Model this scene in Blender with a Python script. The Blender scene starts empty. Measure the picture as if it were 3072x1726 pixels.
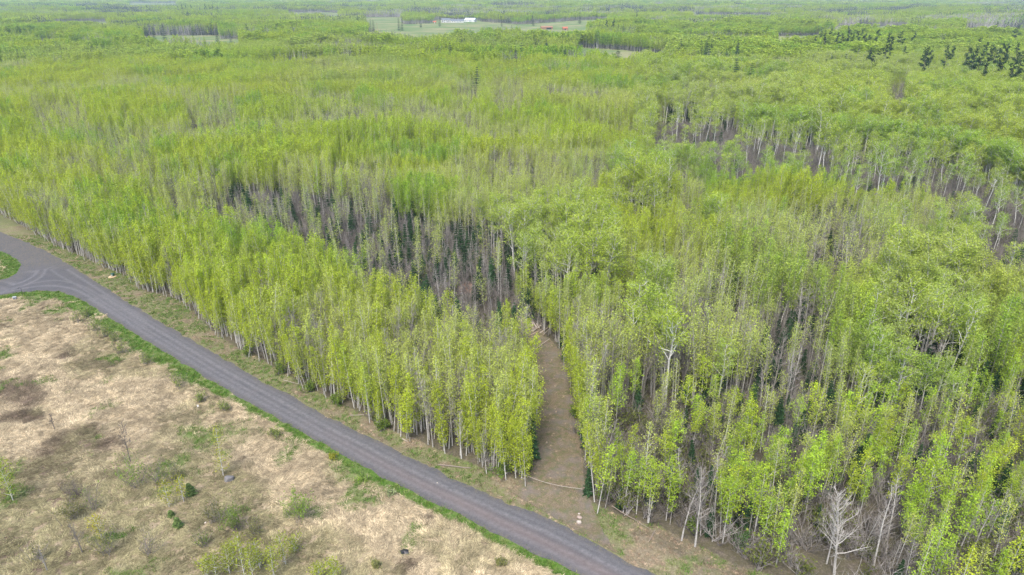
import bpy, bmesh, math, random
import numpy as np
from mathutils import Vector, Matrix
from mathutils.geometry import delaunay_2d_cdt

S = bpy.context.scene
COL = S.collection
R = math.radians
# ------------------------------------------------------------------ camera
CAM_H, PITCH, FOC = 60.0, R(23.3), 2075.0           # metres, downward tilt, focal length in photo pixels
cam_d = bpy.data.cameras.new('camera'); cam = bpy.data.objects.new('camera', cam_d); COL.objects.link(cam)
cam.location = (0, 0, CAM_H); cam.rotation_euler = (R(90) - PITCH, 0, 0)
cam_d.sensor_width = 36; cam_d.lens = 36 * FOC / 3072; cam_d.clip_start = 0.5; cam_d.clip_end = 30000
S.camera = cam
# ------------------------------------------------------------------ sky and sun (thin bright overcast)
SUN_EL, SUN_AZ = R(58), R(-158)                      # azimuth measured clockwise from +Y: behind and to one side
w = bpy.data.worlds.new('World'); S.world = w; w.use_nodes = True
nt = w.node_tree; bg = nt.nodes['Background']
sky = nt.nodes.new('ShaderNodeTexSky'); sky.sky_type = 'NISHITA'; sky.sun_disc = False
sky.sun_elevation = SUN_EL; sky.sun_rotation = SUN_AZ; sky.dust_density = 3.0; sky.air_density = 1.0; sky.ozone_density = 1.0
nt.links.new(sky.outputs[0], bg.inputs[0]); bg.inputs[1].default_value = 0.15
sd = bpy.data.lights.new('sun', 'SUN'); sd.energy = 1.5; sd.angle = R(20); sd.color = (1.0, 0.95, 0.87)
sun = bpy.data.objects.new('sun', sd); COL.objects.link(sun)
sdir = Vector((math.sin(SUN_AZ) * math.cos(SUN_EL), math.cos(SUN_AZ) * math.cos(SUN_EL), math.sin(SUN_EL)))
sun.rotation_euler = sdir.to_track_quat('Z', 'Y').to_euler(); sun.location = sdir * 200
S.view_settings.view_transform = 'Standard'; S.view_settings.look = 'None'
S.view_settings.exposure = 1.14; S.view_settings.gamma = 1.0; S.view_settings.use_curve_mapping = False
S.render.engine = 'CYCLES'
cy = S.cycles
cy.max_bounces = 8; cy.diffuse_bounces = 5; cy.glossy_bounces = 1; cy.transmission_bounces = 6; cy.volume_bounces = 1
cy.use_denoising = True; cy.denoising_prefilter = 'NONE'
HAZE_DENSITY = 1.15e-4

# ------------------------------------------------------------------ helpers
rng = np.random.default_rng(7)
random.seed(7)
def gp(u, v, z=0.0):
    """photo pixel -> point of the plane z"""
    dx, dy = (u - 1536) / FOC, (863 - v) / FOC
    d = (dx, math.cos(PITCH) + dy * math.sin(PITCH), -math.sin(PITCH) + dy * math.cos(PITCH))
    t = (CAM_H - z) / -d[2]
    return (d[0] * t, d[1] * t)
def gl(pts, z=0.0): return np.array([gp(u, v, z) for u, v in pts])
def project(x, y, z):
    dz = z - CAM_H
    depth = y * math.cos(PITCH) - dz * math.sin(PITCH)
    up = y * math.sin(PITCH) + dz * math.cos(PITCH)
    return 1536 + FOC * x / depth, 863 - FOC * up / depth, depth
def hash2(ix, iy, seed):
    a = (ix.astype(np.int64) * 374761393 + iy.astype(np.int64) * 668265263 + seed * 1442695041) & 0xffffffff
    a = ((a ^ (a >> 13)) * 1274126177) & 0xffffffff
    return ((a ^ (a >> 16)) & 0xffff) / 65535.0
def vnoise(x, y, s, seed=0):
    x = np.asarray(x, float) / s; y = np.asarray(y, float) / s
    ix, iy = np.floor(x), np.floor(y); fx, fy = x - ix, y - iy
    fx = fx * fx * (3 - 2 * fx); fy = fy * fy * (3 - 2 * fy)
    h = lambda a, b: hash2(ix + a, iy + b, seed)
    return (h(0, 0) * (1 - fx) + h(1, 0) * fx) * (1 - fy) + (h(0, 1) * (1 - fx) + h(1, 1) * fx) * fy
def fbm(x, y, s, seed=0, o=3):
    t, a, n = 0, 1, 0
    for k in range(o):
        t = t + a * vnoise(x, y, s / 2 ** k, seed + 17 * k); n += a; a *= 0.5
    return t / n
def sstep(a, b, x):
    t = np.clip((x - a) / (b - a), 0, 1); return t * t * (3 - 2 * t)
def inside(poly, x, y):
    x = np.asarray(x); y = np.asarray(y); r = np.zeros(x.shape, bool)
    n = len(poly)
    for i in range(n):
        x0, y0 = poly[i]; x1, y1 = poly[(i + 1) % n]
        if y0 == y1: continue
        c = ((y0 > y) != (y1 > y)) & (x < (x1 - x0) * (y - y0) / (y1 - y0) + x0)
        r ^= c
    return r
def pdist(line, x, y, closed=False):
    d = np.full(np.asarray(x).shape, 1e9)
    n = len(line)
    for i in range(n if closed else n - 1):
        ax, ay = line[i]; bx, by = line[(i + 1) % n]
        vx, vy = bx - ax, by - ay; L = vx * vx + vy * vy + 1e-9
        t = np.clip(((x - ax) * vx + (y - ay) * vy) / L, 0, 1)
        d = np.minimum(d, np.hypot(x - ax - t * vx, y - ay - t * vy))
    return d
def resample(line, step, smooth=2):
    p = np.array(line, float)
    for _ in range(smooth):                            # corner cutting keeps the ends
        q = [p[0]]
        for a, b in zip(p[:-1], p[1:]): q += [a * .75 + b * .25, a * .25 + b * .75]
        q.append(p[-1]); p = np.array(q)
    s = np.concatenate([[0], np.cumsum(np.hypot(*np.diff(p, axis=0).T))])
    m = max(2, int(s[-1] / step)); t = np.linspace(0, s[-1], m)
    return np.stack([np.interp(t, s, p[:, 0]), np.interp(t, s, p[:, 1])], 1)

class MB:
    """collects tubes, leaf quads and loose faces; build() makes ONE mesh"""
    def __init__(s): s.v = []; s.f = []; s.var = []; s.m = []; s.n = 0
    def add(s, verts, faces, var=0.5, mat=0):
        k = s.n; s.v.extend(tuple(map(float, p)) for p in verts); s.n += len(verts)
        for f in faces: s.f.append(tuple(i + k for i in f)); s.var.append(var); s.m.append(mat)
    def tube(s, path, radii, sides=4, var=0.5, mat=0, cap=False):
        P = np.asarray(path, float); n = len(P)
        T = np.gradient(P, axis=0); T /= np.linalg.norm(T, axis=1)[:, None] + 1e-9
        ref = np.array([0.0, 0.0, 1.0]) if abs(T[0][2]) < .8 else np.array([1.0, 0.0, 0.0])
        A = np.cross(T, ref); A /= np.linalg.norm(A, axis=1)[:, None] + 1e-9; B = np.cross(T, A)
        an = np.arange(sides) * 2 * math.pi / sides
        rr = np.asarray(radii, float)[:, None, None]
        V = P[:, None] + rr * (np.cos(an)[None, :, None] * A[:, None] + np.sin(an)[None, :, None] * B[:, None])
        F = [(i * sides + j, i * sides + (j + 1) % sides, (i + 1) * sides + (j + 1) % sides, (i + 1) * sides + j) for i in range(n - 1) for j in range(sides)]
        if cap: F += [tuple(range(sides))[::-1], tuple((n - 1) * sides + j for j in range(sides))]
        s.add(V.reshape(-1, 3), F, var, mat)
    def leaves(s, c, size, r, up=0.35, mat=0, asp=1.0, var=None):
        n = len(c)
        if n == 0: return
        N = r.normal(size=(n, 3)); N[:, 2] = np.abs(N[:, 2]) + up * 2; N /= np.linalg.norm(N, axis=1)[:, None]
        Q = r.normal(size=(n, 3)); A = np.cross(N, Q); A /= np.linalg.norm(A, axis=1)[:, None]; B = np.cross(N, A)
        z = (size * r.uniform(.6, 1.35, n))[:, None] * .5
        V = np.stack([c + A * z, c + B * z * asp * .8, c - A * z, c - B * z * asp], 1).reshape(-1, 3)
        k = s.n; s.v.extend(map(tuple, V)); s.n += 4 * n
        s.f.extend((k + 4 * i, k + 4 * i + 1, k + 4 * i + 2, k + 4 * i + 3) for i in range(n))
        s.var.extend(r.uniform(0, 1, n) if var is None else var); s.m.extend([mat] * n)
    def box(s, x0, y0, z0, x1, y1, z1, mat=0):
        s.add([(x0, y0, z0), (x1, y0, z0), (x1, y1, z0), (x0, y1, z0), (x0, y0, z1), (x1, y0, z1), (x1, y1, z1), (x0, y1, z1)],
              [(3, 2, 1, 0), (4, 5, 6, 7), (0, 1, 5, 4), (1, 2, 6, 5), (2, 3, 7, 6), (3, 0, 4, 7)], .5, mat)
    def mesh(s, name, mats, smooth=False):
        me = bpy.data.meshes.new(name); me.from_pydata(s.v, [], s.f)
        for m in mats: me.materials.append(m)
        if len(mats) > 1: me.polygons.foreach_set('material_index', s.m)
        a = me.attributes.new('var', 'FLOAT', 'FACE'); a.data.foreach_set('value', np.array(s.var, np.float32))
        if smooth: me.polygons.foreach_set('use_smooth', [True] * len(s.f))
        me.update(); return me
def join(*mbs):
    o = MB()
    for k, b in enumerate(mbs):
        o.v += b.v; o.f += [tuple(i + o.n for i in f) for f in b.f]; o.var += list(b.var); o.m += [k] * len(b.f); o.n += b.n
    return o
def link(name, me, parent=None, loc=(0, 0, 0)):
    o = bpy.data.objects.new(name, me); COL.objects.link(o); o.location = loc
    if parent: o.parent = parent
    return o
def tag(o, label=None, cat=None, group=None, kind=None):
    if label: o['label'] = label
    if cat: o['category'] = cat
    if group: o['group'] = group
    if kind: o['kind'] = kind
    return o
def thing(name, label, cat, loc, rz=0.0, scale=1.0, group=None):
    o = bpy.data.objects.new(name, None); COL.objects.link(o); o.empty_display_size = .3
    o.location = loc; o.rotation_euler = (0, 0, rz); o.scale = (scale,) * 3
    return tag(o, label, cat, group)

# ------------------------------------------------------------------ materials
def mat(name):
    m = bpy.data.materials.new(name); m.use_nodes = True
    t = m.node_tree; t.nodes.clear()
    return m, t, t.nodes.new('ShaderNodeOutputMaterial')
def N(t, typ, **kw):
    n = t.nodes.new(typ)
    for k, v in kw.items(): setattr(n, k, v)
    return n
def noise(t, scale, detail=4, rough=.6, vec=None, stretch=None):
    n = N(t, 'ShaderNodeTexNoise'); n.inputs['Scale'].default_value = scale; n.inputs['Detail'].default_value = detail; n.inputs['Roughness'].default_value = rough
    if vec is None: vec = N(t, 'ShaderNodeNewGeometry').outputs['Position']
    t.links.new(vec, n.inputs['Vector']); return n.outputs['Fac']
def ramp(t, fac, stops):
    r = N(t, 'ShaderNodeValToRGB'); e = r.color_ramp.elements
    while len(e) < len(stops): e.new(0.5)
    for x, (p, c) in zip(e, stops): x.position = p; x.color = (*c, 1) if len(c) == 3 else c
    t.links.new(fac, r.inputs[0]); return r.outputs[0]
def mix(t, f, a, b, blend='MIX'):
    n = N(t, 'ShaderNodeMix', data_type='RGBA', blend_type=blend)
    for s, v in ((0, f), (6, a), (7, b)):
        if hasattr(v, 'links') or isinstance(v, bpy.types.NodeSocket): t.links.new(v, n.inputs[s])
        elif s == 0: n.inputs[0].default_value = v
        else: n.inputs[s].default_value = (*v, 1)
    return n.outputs[2]
def math_(t, op, a, b=0.0):
    n = N(t, 'ShaderNodeMath', operation=op)
    for i, v in enumerate((a, b)):
        if isinstance(v, bpy.types.NodeSocket): t.links.new(v, n.inputs[i])
        else: n.inputs[i].default_value = v
    return n.outputs[0]
def attr(t, name, typ='GEOMETRY', out='Fac'):
    n = N(t, 'ShaderNodeAttribute', attribute_name=name, attribute_type=typ); return n.outputs[out]
def principled(t, out, col, rough=.9, spec=.2, bump=None, bstr=.4, bdist=.05):
    p = N(t, 'ShaderNodeBsdfPrincipled'); p.inputs['Roughness'].default_value = rough; p.inputs['Specular IOR Level'].default_value = spec
    if isinstance(col, bpy.types.NodeSocket): t.links.new(col, p.inputs['Base Color'])
    else: p.inputs['Base Color'].default_value = (*col, 1)
    if bump is not None:
        b = N(t, 'ShaderNodeBump'); b.inputs['Strength'].default_value = bstr; b.inputs['Distance'].default_value = bdist
        t.links.new(bump, b.inputs['Height']); t.links.new(b.outputs[0], p.inputs['Normal'])
    t.links.new(p.outputs[0], out.inputs[0]); return p
def plain(name, col, rough=.8, var=.25, scale=6.0, spec=.2):
    m, t, o = mat(name)
    n = noise(t, scale, 4)
    c = mix(t, n, tuple(x * (1 - var) for x in col), tuple(min(1, x * (1 + var)) for x in col))
    principled(t, o, c, rough, spec, n, .3, .02); return m
def leaf_mat(name, trans=.38, spread=.45):
    """thin leaves: the colour is the tree's own (leaf_tint), each leaf a little lighter or darker"""
    m, t, o = mat(name)
    c = attr(t, 'leaf_tint', 'INSTANCER', 'Color'); v = attr(t, 'var')
    k = N(t, 'ShaderNodeMapRange'); k.inputs[3].default_value = 1 - spread; k.inputs[4].default_value = 1 + spread; t.links.new(v, k.inputs[0])
    sc = N(t, 'ShaderNodeVectorMath', operation='SCALE'); t.links.new(c, sc.inputs[0]); t.links.new(k.outputs[0], sc.inputs['Scale'])
    d = N(t, 'ShaderNodeBsdfDiffuse'); tr = N(t, 'ShaderNodeBsdfTranslucent'); mx = N(t, 'ShaderNodeMixShader'); mx.inputs[0].default_value = trans
    t.links.new(sc.outputs[0], d.inputs[0]); t.links.new(sc.outputs[0], tr.inputs[0])
    t.links.new(d.outputs[0], mx.inputs[1]); t.links.new(tr.outputs[0], mx.inputs[2]); t.links.new(mx.outputs[0], o.inputs[0]); return m
def bark_mat(name, dark, pale, marks=.5):
    m, t, o = mat(name)
    b = attr(t, 'bark_tint', 'INSTANCER')
    tc = N(t, 'ShaderNodeTexCoord'); mp = N(t, 'ShaderNodeMapping'); mp.inputs['Scale'].default_value = (3, 3, 2.2); t.links.new(tc.outputs['Object'], mp.inputs[0])
    n = noise(t, 1.6, 3, .7, mp.outputs[0])
    base = mix(t, b, dark, pale)
    mk = ramp(t, n, [(.0, (0, 0, 0)), (.36, (0, 0, 0)), (.5, (1, 1, 1))])
    f = math_(t, 'ADD', math_(t, 'MULTIPLY', mk, marks), 1 - marks)
    c = mix(t, f, tuple(x * .35 for x in dark), base)
    principled(t, o, c, .85, .15); return m
M = {}
M['leaf'] = leaf_mat('aspen_leaves', .45, .4)
M['needle'] = leaf_mat('needles', .1, .4)
M['bark'] = bark_mat('pale_bark', (.16, .135, .11), (.62, .60, .56), .45)
M['birch'] = bark_mat('white_bark', (.30, .28, .25), (.74, .72, .68), .7)
M['conifer_bark'] = bark_mat('conifer_bark', (.07, .055, .045), (.2, .17, .15), .4)
M['twig'] = bark_mat('twigs', (.125, .108, .094), (.37, .345, .32), .3)
M['straw'] = leaf_mat('straw', .15, .45)

# ------------------------------------------------------------------ layout of the place (photo pixels -> ground points)
FIELD_EDGE = [(2150, 1930), (1737, 1726), (1501, 1611), (1380, 1545), (1256, 1487), (1107, 1412), (1024, 1362), (912, 1302), (788, 1232), (647, 1153), (497, 1057), (394, 995), (311, 941), (249, 904), (205, 882), (150, 872), (75, 875), (0, 887), (-250, 930)]
ISLAND = [(-250, 868), (0, 844), (46, 825), (64, 800), (56, 782), (25, 763), (0, 753), (-250, 668)]
WOOD_EDGE = [(-250, 600), (0, 693), (41, 713), (104, 738), (166, 767), (249, 825), (323, 867), (394, 912), (477, 966), (580, 1024), (705, 1099), (808, 1154), (891, 1198), (1024, 1273), (1148, 1329), (1273, 1395), (1376, 1445), (1480, 1491), (1563, 1524), (1687, 1574), (1812, 1644), (1957, 1726), (2400, 1960)]
fe, isl, we = gl(FIELD_EDGE), gl(ISLAND), gl(WOOD_EDGE)
fe_s, isl_s, we_s = resample(fe, .35), resample(isl, .35), resample(we, .35)
def rag(line, amp, seed):
    n = len(line); d = np.gradient(line, axis=0); nr = np.stack([-d[:, 1], d[:, 0]], 1); nr /= np.linalg.norm(nr, axis=1)[:, None] + 1e-9
    o = (fbm(np.arange(n) * .35, np.zeros(n), 2.4, seed, 4) - .5) * 2 * amp
    return line + nr * o[:, None]
fe_s, isl_s, we_s = rag(fe_s, .38, 3), rag(isl_s, .3, 4), rag(we_s, .5, 5)
ROAD = np.concatenate([fe_s, isl_s, we_s])
TR_R = [(1850, 1660), (1790, 1560), (1750, 1450), (1745, 1350), (1738, 1263), (1712, 1200), (1702, 1120), (1685, 1060), (1640, 1010), (1590, 962), (1548, 935)]
TR_L = [(1505, 962), (1528, 992), (1555, 1050), (1578, 1120), (1592, 1200), (1600, 1290), (1592, 1400), (1560, 1450), (1530, 1475)]
TRAIL = np.concatenate([resample(gl(TR_R), .5), resample(gl(TR_L), .5)])
FRONT = [(-250, 520), (0, 640), (104, 697), (178, 738), (290, 790), (381, 830), (430, 872), (551, 905), (622, 979), (713, 1045), (783, 1080), (871, 1130), (980, 1190), (1078, 1238), (1148, 1281), (1248, 1319), (1314, 1348), (1397, 1381), (1459, 1410), (1559, 1443)]
front = gl(FRONT)
BACK = [(560, 600), (700, 640), (870, 672), (1000, 722), (1110, 792), (1312, 862), (1515, 912), (1575, 985)]     # crown tops of the corner stand
back = gl(BACK, 12.4)
tl = gl(TR_L)
STRIP_FAR = [(700, 600), (850, 618), (1050, 655), (1250, 700), (1400, 735), (1530, 825), (1555, 890)]
STRIP = np.concatenate([back, gl(STRIP_FAR)[::-1]])
FRONT_E = [(1760, 1500), (1850, 1545), (1990, 1585), (2070, 1625), (2200, 1690), (2330, 1735), (2700, 1850)]  # forest edge beyond the trail mouth
WEST = np.concatenate([front, gl([(1588, 1416), (1592, 1290), (1580, 1200), (1562, 1130), (1535, 1060)]), back[::-1]])
BAND_N = [(1960, 385), (2180, 420), (2270, 432), (2390, 412), (2480, 430), (2620, 478), (2780, 472), (2910, 526), (2990, 590), (3150, 690)]
BAND_F = [(1960, 365), (2180, 400), (2400, 448), (2600, 478), (2780, 500), (2920, 535), (3072, 610), (3150, 640)]
BAND = np.concatenate([gl([(a, b + 20) for a, b in BAND_N], 16), gl(BAND_F)[::-1]])
# everything that is open ground in front: road, field and verge
OPEN = np.concatenate([front, gl([(1596, 1416), (1745, 1470)]), gl(FRONT_E), np.array([[200, 10], [-200, 10], [-400, 150]])])
def quad(u0, v0, u1, v1, hide=12.5):
    """far clearing: visible ground between two image rows; the trees that would hide it stand in front"""
    a, b, c, d = gp(u0, v1, hide), gp(u1, v1, hide), gp(u1, v0), gp(u0, v0)
    return np.array([a, b, c, d])
HOLES = [(quad(2600, 925, 2900, 1085), 'dark'), (quad(2270, 1000, 2470, 1105), 'brush'), (quad(1440, 715, 1830, 790), 'dark'), (quad(1830, 535, 2020, 590), 'dark'), (quad(450, 585, 700, 625), 'thin'), (quad(2020, 600, 2110, 690), 'thin'), (quad(2840, 690, 3090, 770), 'dark'), (quad(95, 350, 260, 395), 'thin'), (quad(1480, 275, 1570, 318), 'thin'), (quad(270, 450, 470, 520), 'thin'),
         (quad(2420, 700, 2560, 770), 'brush'), (quad(2000, 320, 2180, 380), 'dark'), (quad(2560, 190, 2680, 215), 'dark'), (quad(1370, 270, 1440, 300), 'thin'), (quad(2650, 300, 2720, 330), 'brush'), (quad(560, 330, 720, 360), 'thin'), (quad(850, 560, 1180, 640), 'thin')]
CLEAR = [np.concatenate([gl([(1100, 100), (1250, 118), (1380, 112), (1450, 90), (1560, 84), (1700, 84), (1830, 62)], 12.5), gl([(1830, 56), (1700, 64), (1560, 74), (1450, 66), (1430, 60), (1300, 61), (1290, 70), (1200, 74), (1105, 80)])]),
         quad(1090, 52, 1210, 62), np.concatenate([gl([(1720, 152), (1850, 164), (2000, 172)], 12.5), gl([(2000, 165), (1860, 150), (1735, 143)])]),
         quad(1560, 78, 1760, 96),
         quad(430, 107, 660, 117), quad(560, 118, 720, 125), quad(2500, 79, 2730, 89), quad(2890, 84, 3080, 96), quad(2080, 44, 2320, 50), quad(860, 38, 1020, 44), quad(380, 9, 540, 17), quad(150, 66, 330, 73), quad(2330, 108, 2460, 118)]

OLIVE = gl([(-100, 1530), (150, 1490), (350, 1430), (540, 1340), (700, 1370), (790, 1450), (830, 1540), (960, 1640), (1040, 1800), (-300, 1800)])
DARKS = [(30, 1165, 4.0), (90, 1195, 3.2), (60, 1245, 3), (245, 1310, 3.0), (300, 1330, 3.2), (180, 1345, 3.0), (120, 1400, 3.4), (220, 1470, 2.6), (255, 1085, 2.2), (320, 1095, 1.8), (200, 1065, 1.6), (95, 1255, 2.2), (40, 1480, 3), (330, 1420, 1.8), (1205, 1690, 1.5), (1290, 1560, .7), (1460, 1640, .7), (20, 1640, 2.4), (160, 1680, 2.2)]
DARKS = [(*gp(a, b), c) for a, b, c in DARKS]
def field_masks(x, y):
    d = np.zeros(np.asarray(x).shape); wx = x + (fbm(x, y, 3, 45) - .5) * 3.5; wy = y + (fbm(x, y, 3, 46) - .5) * 3.5
    for a, b, c in DARKS: d = np.maximum(d, 1 - sstep(.5 * c, 1.5 * c, np.hypot(wx - a, (wy - b) * 1.3)))
    ol = sstep(-2.5, 2.5, np.where(inside(OLIVE, x, y), 1, -1) * pdist(OLIVE, x, y, True) + (fbm(x, y, 4, 47) - .5) * 7)
    return d, ol
def height(x, y):
    d = np.hypot(x, y)
    k = sstep(330, 900, d); k2 = sstep(700, 2500, d)
    h = k * ((fbm(x, y, 420, 21, 3) - .5) * 13 + (fbm(x, y, 150, 22, 2) - .5) * 3) + k2 * (fbm(x, y, 1100, 23, 2) - .5) * 16
    f = np.ones_like(d)
    for c in CLEAR:
        m = c.mean(0); r = max(np.hypot(*(c - m).T)); f = np.minimum(f, sstep(r * .9, r * 1.9, np.hypot(x - m[0], y - m[1])))
    return h * f

# ------------------------------------------------------------------ ground
def ground_attrs(x, y):
    """cover masks: straw, green grass, leaf litter, dark matted ground"""
    op = inside(OPEN, x, y) | inside(ROAD, x, y)
    tr = inside(TRAIL, x, y)
    dfe = pdist(fe, x, y); dwe = pdist(we, x, y); disl = pdist(isl, x, y)
    # which side of the road: nearer to the field edge than to the wood edge
    field = op & (dfe < dwe) | (disl < 6) & (dwe > 5)
    f1, f2, f3 = fbm(x, y, 9, 31), fbm(x, y, 4.0, 32), fbm(x, y, 1.5, 33)
    lw = 1.5 + 1.6 * (f2 - .5) + 2.2 * sstep(-38, -62, x) ; lip = np.clip(1 - np.minimum(dfe, disl) / lw, 0, 1) * sstep(.22, .42, f3 * .6 + f2 * .4)
    green = np.where(field, np.maximum(sstep(.0, .35, lip), sstep(.55, .68, .55 * f1 + .45 * f2) * .75), 0)
    dk_, ol_ = field_masks(x, y); dark = np.where(field, np.clip(dk_ * .9 + ol_ * .30, 0, 1), 0)
    straw = np.where(field, 1.0, 0.0)
    verge = op & ~field
    gv = sstep(.40, .68, f2 * .45 + f3 * .55 + .12 * sstep(30, -60, x)) * .5
    green = np.where(verge, gv, green); straw = np.where(verge, .22 + .45 * f3 - .2 * sstep(2.5, 5, dwe), straw)
    straw = np.where(tr, .25 + .35 * f2, straw); green = np.where(tr & ~op, .10 * sstep(.5, .8, f2), green)
    far = np.zeros(x.shape)
    for c in CLEAR: far = np.maximum(far, inside(c, x, y))
    straw = np.where(far > 0, .55 * sstep(.35, .7, fbm(x, y, 90, 41)) + .15, straw); green = np.where(far > 0, 1.0, green)
    return np.stack([np.clip(straw, 0, 1), np.clip(green, 0, 1), np.where(far > 0, 1.0, 0.), dark], 1)
rr = np.concatenate([np.arange(34, 150, .42), np.arange(150, 330, .9), 330 * 1.018 ** np.arange(0, 192)])
aa = np.radians(np.arange(-52, 52.01, .26))
RG, AG = np.meshgrid(rr, aa, indexing='ij'); GX, GY = (RG * np.sin(AG)).ravel(), (RG * np.cos(AG)).ravel()
ga = ground_attrs(GX, GY)
droad = np.where(inside(ROAD, GX, GY), 0, np.minimum(pdist(ROAD, GX, GY, True), 9))
rel = sstep(.8, 3.5, droad) * sstep(260, 150, RG.ravel())
GZ = height(GX, GY) + rel * ((fbm(GX, GY, 5, 51) - .5) * .5 + (fbm(GX, GY, 1.3, 52) - .5) * .22) - .12 * sstep(.0, 1.2, droad) * sstep(5, 2.5, droad)
nr, na = len(rr), len(aa)
ii = np.arange(nr - 1)[:, None] * na + np.arange(na - 1)[None]
faces = np.stack([ii, ii + 1, ii + na + 1, ii + na], -1).reshape(-1, 4)[:, ::-1]
V = np.stack([GX, GY, GZ], 1); nv = len(V)
# the rest of the disc, coarse: behind the camera and under it
ext_v, ext_f = [], []
ar = np.radians(np.linspace(52, 308, 40)); rs = [34, 60, 120, 300, 900, 2600, 330 * 1.018 ** 191]
for r_ in rs:
    for a_ in ar: ext_v.append((r_ * math.sin(a_), r_ * math.cos(a_), 0))
for i in range(len(rs) - 1):
    for j in range(39):
        k = nv + i * 40 + j; ext_f.append((k, k + 40, k + 41, k + 1))
k0 = nv + len(ext_v); inner = [(0, 0, 0)] + [(34 * math.sin(a_), 34 * math.cos(a_), 0) for a_ in np.radians(np.linspace(0, 360, 97)[:-1])]
ext_v += inner; ext_f += [(k0, k0 + 1 + (j + 1) % 96, k0 + 1 + j) for j in range(96)]
me = bpy.data.meshes.new('ground')
me.from_pydata(np.concatenate([V, np.array(ext_v)]).tolist(), [], faces.tolist() + ext_f)
ca = me.color_attributes.new('cover', 'FLOAT_COLOR', 'POINT')
cv = np.concatenate([ga, np.tile([[.3, 0, 0., 0]], (len(ext_v), 1))]).astype(np.float32); ca.data.foreach_set('color', cv.ravel())
me.polygons.foreach_set('use_smooth', [True] * len(me.polygons))
m, t, o = mat('ground_cover')
cov = N(t, 'ShaderNodeAttribute', attribute_name='cover'); sp = N(t, 'ShaderNodeSeparateColor'); t.links.new(cov.outputs['Color'], sp.inputs[0])
n1, n2, n3 = noise(t, .9, 6, .7), noise(t, 4.5, 5, .7), noise(t, .16, 3)
litter = ramp(t, n2, [(.25, (.045, .039, .033)), (.5, (.115, .098, .078)), (.75, (.235, .195, .152))])
floor_ = mix(t, ramp(t, n1, [(.35, (0, 0, 0)), (.7, (1, 1, 1))]), litter, (.085, .08, .04))
strawc = ramp(t, n2, [(.2, (.13, .10, .06)), (.45, (.32, .255, .16)), (.7, (.50, .415, .275))])
grassc = ramp(t, n2, [(.25, (.03, .06, .012)), (.5, (.075, .14, .025)), (.8, (.15, .22, .05))])
c = mix(t, sp.outputs[0], floor_, strawc)
c = mix(t, cov.outputs['Alpha'], c, ramp(t, n2, [(.3, (.05, .036, .028)), (.7, (.19, .135, .1))]))
gf = math_(t, 'MULTIPLY', sp.outputs[1], ramp(t, n1, [(.25, (.5, .5, .5)), (.55, (1, 1, 1))]))
c = mix(t, gf, c, grassc)
hay = mix(t, ramp(t, noise(t, .02, 4), [(.4, (0, 0, 0)), (.62, (1, 1, 1))]), (.12, .185, .06), (.25, .24, .125))
c = mix(t, sp.outputs[2], c, hay)
principled(t, o, c, .95, .1, n2, .6, .08)
me.materials.append(m)
tag(link('ground', me), kind='structure')

# ------------------------------------------------------------------ gravel road
step = .3
x0, y0 = -75, 40
xs, ys = np.meshgrid(np.arange(-110, 42, step), np.arange(36, 150, step))
xs = xs.ravel() + rng.uniform(-.05, .05, xs.size); ys = ys.ravel() + rng.uniform(-.05, .05, ys.size)
ok = inside(ROAD, xs, ys); xs, ys = xs[ok], ys[ok]; ok = pdist(ROAD, xs, ys, True) > .15; xs, ys = xs[ok], ys[ok]
pts = [Vector(p) for p in ROAD.tolist()] + [Vector((a, b)) for a, b in zip(xs, ys)]
nR = len(ROAD)
ov, oe, of, *_ = delaunay_2d_cdt(pts, [(i, (i + 1) % nR) for i in range(nR)], [], 1, 1e-4)
rv = np.array([(p.x, p.y) for p in ov])
def par(f):                                            # a line along the road at a fraction of its width
    a, b = resample(gl(FIELD_EDGE[:14]), .8), resample(gl(WOOD_EDGE[::-1][:19]), .8)
    q = np.array([b[np.argmin(np.hypot(*(b - p).T))] for p in a]); return a * (1 - f) + q * f
lines = [(par(.22), .42, .7), (par(.40), .30, .8), (par(.62), .42, .95), (par(.80), .3, .55),
         (gl([(-250, 625), (0, 722), (70, 748), (112, 780), (118, 815), (80, 845), (0, 868), (-250, 905)]), .35, .9),
         (gl([(-250, 612), (0, 706), (85, 738), (135, 775), (140, 820), (95, 852), (0, 880), (-200, 915)]), .35, .8),
         (gl([(-250, 645), (0, 738), (55, 765), (90, 792), (82, 822), (40, 846), (-250, 890)]), .3, .7),
         (gl([(0, 882), (70, 866), (150, 856), (230, 868), (320, 925), (420, 990)]), .35, .8),
         (gl([(0, 875), (80, 855), (170, 838), (260, 862), (340, 915), (440, 985)]), .3, .6),
         (gl([(0, 710), (90, 742), (170, 790), (260, 846), (350, 905), (440, 965)]), .35, .75),
         (gl([(120, 770), (160, 820), (240, 860), (330, 920)]), .3, .6)]
tk = np.zeros(len(rv))
for L_, wd, am in lines:
    d_ = pdist(resample(L_, 1.0), rv[:, 0], rv[:, 1]); tk = np.maximum(tk, am * np.exp(-(d_ / wd) ** 2))
red = np.exp(-(pdist(par(.36), rv[:, 0], rv[:, 1]) / .9) ** 2) * sstep(-38, 0, rv[:, 0])
edge = np.clip(1 - pdist(ROAD, rv[:, 0], rv[:, 1], True) / .9, 0, 1)
cw = np.clip(pdist(ROAD, rv[:, 0], rv[:, 1], True), 0, 2.2) / 2.2
me = bpy.data.meshes.new('gravel_road')
me.from_pydata(np.concatenate([rv, (.03 + .07 * cw - .015 * tk)[:, None]], 1).tolist(), [], [tuple(f) for f in of])
ca = me.color_attributes.new('wear', 'FLOAT_COLOR', 'POINT')
ca.data.foreach_set('color', np.stack([tk, red, edge, np.ones(len(rv))], 1).astype(np.float32).ravel())
me.polygons.foreach_set('use_smooth', [True] * len(me.polygons))
m, t, o = mat('gravel')
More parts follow.
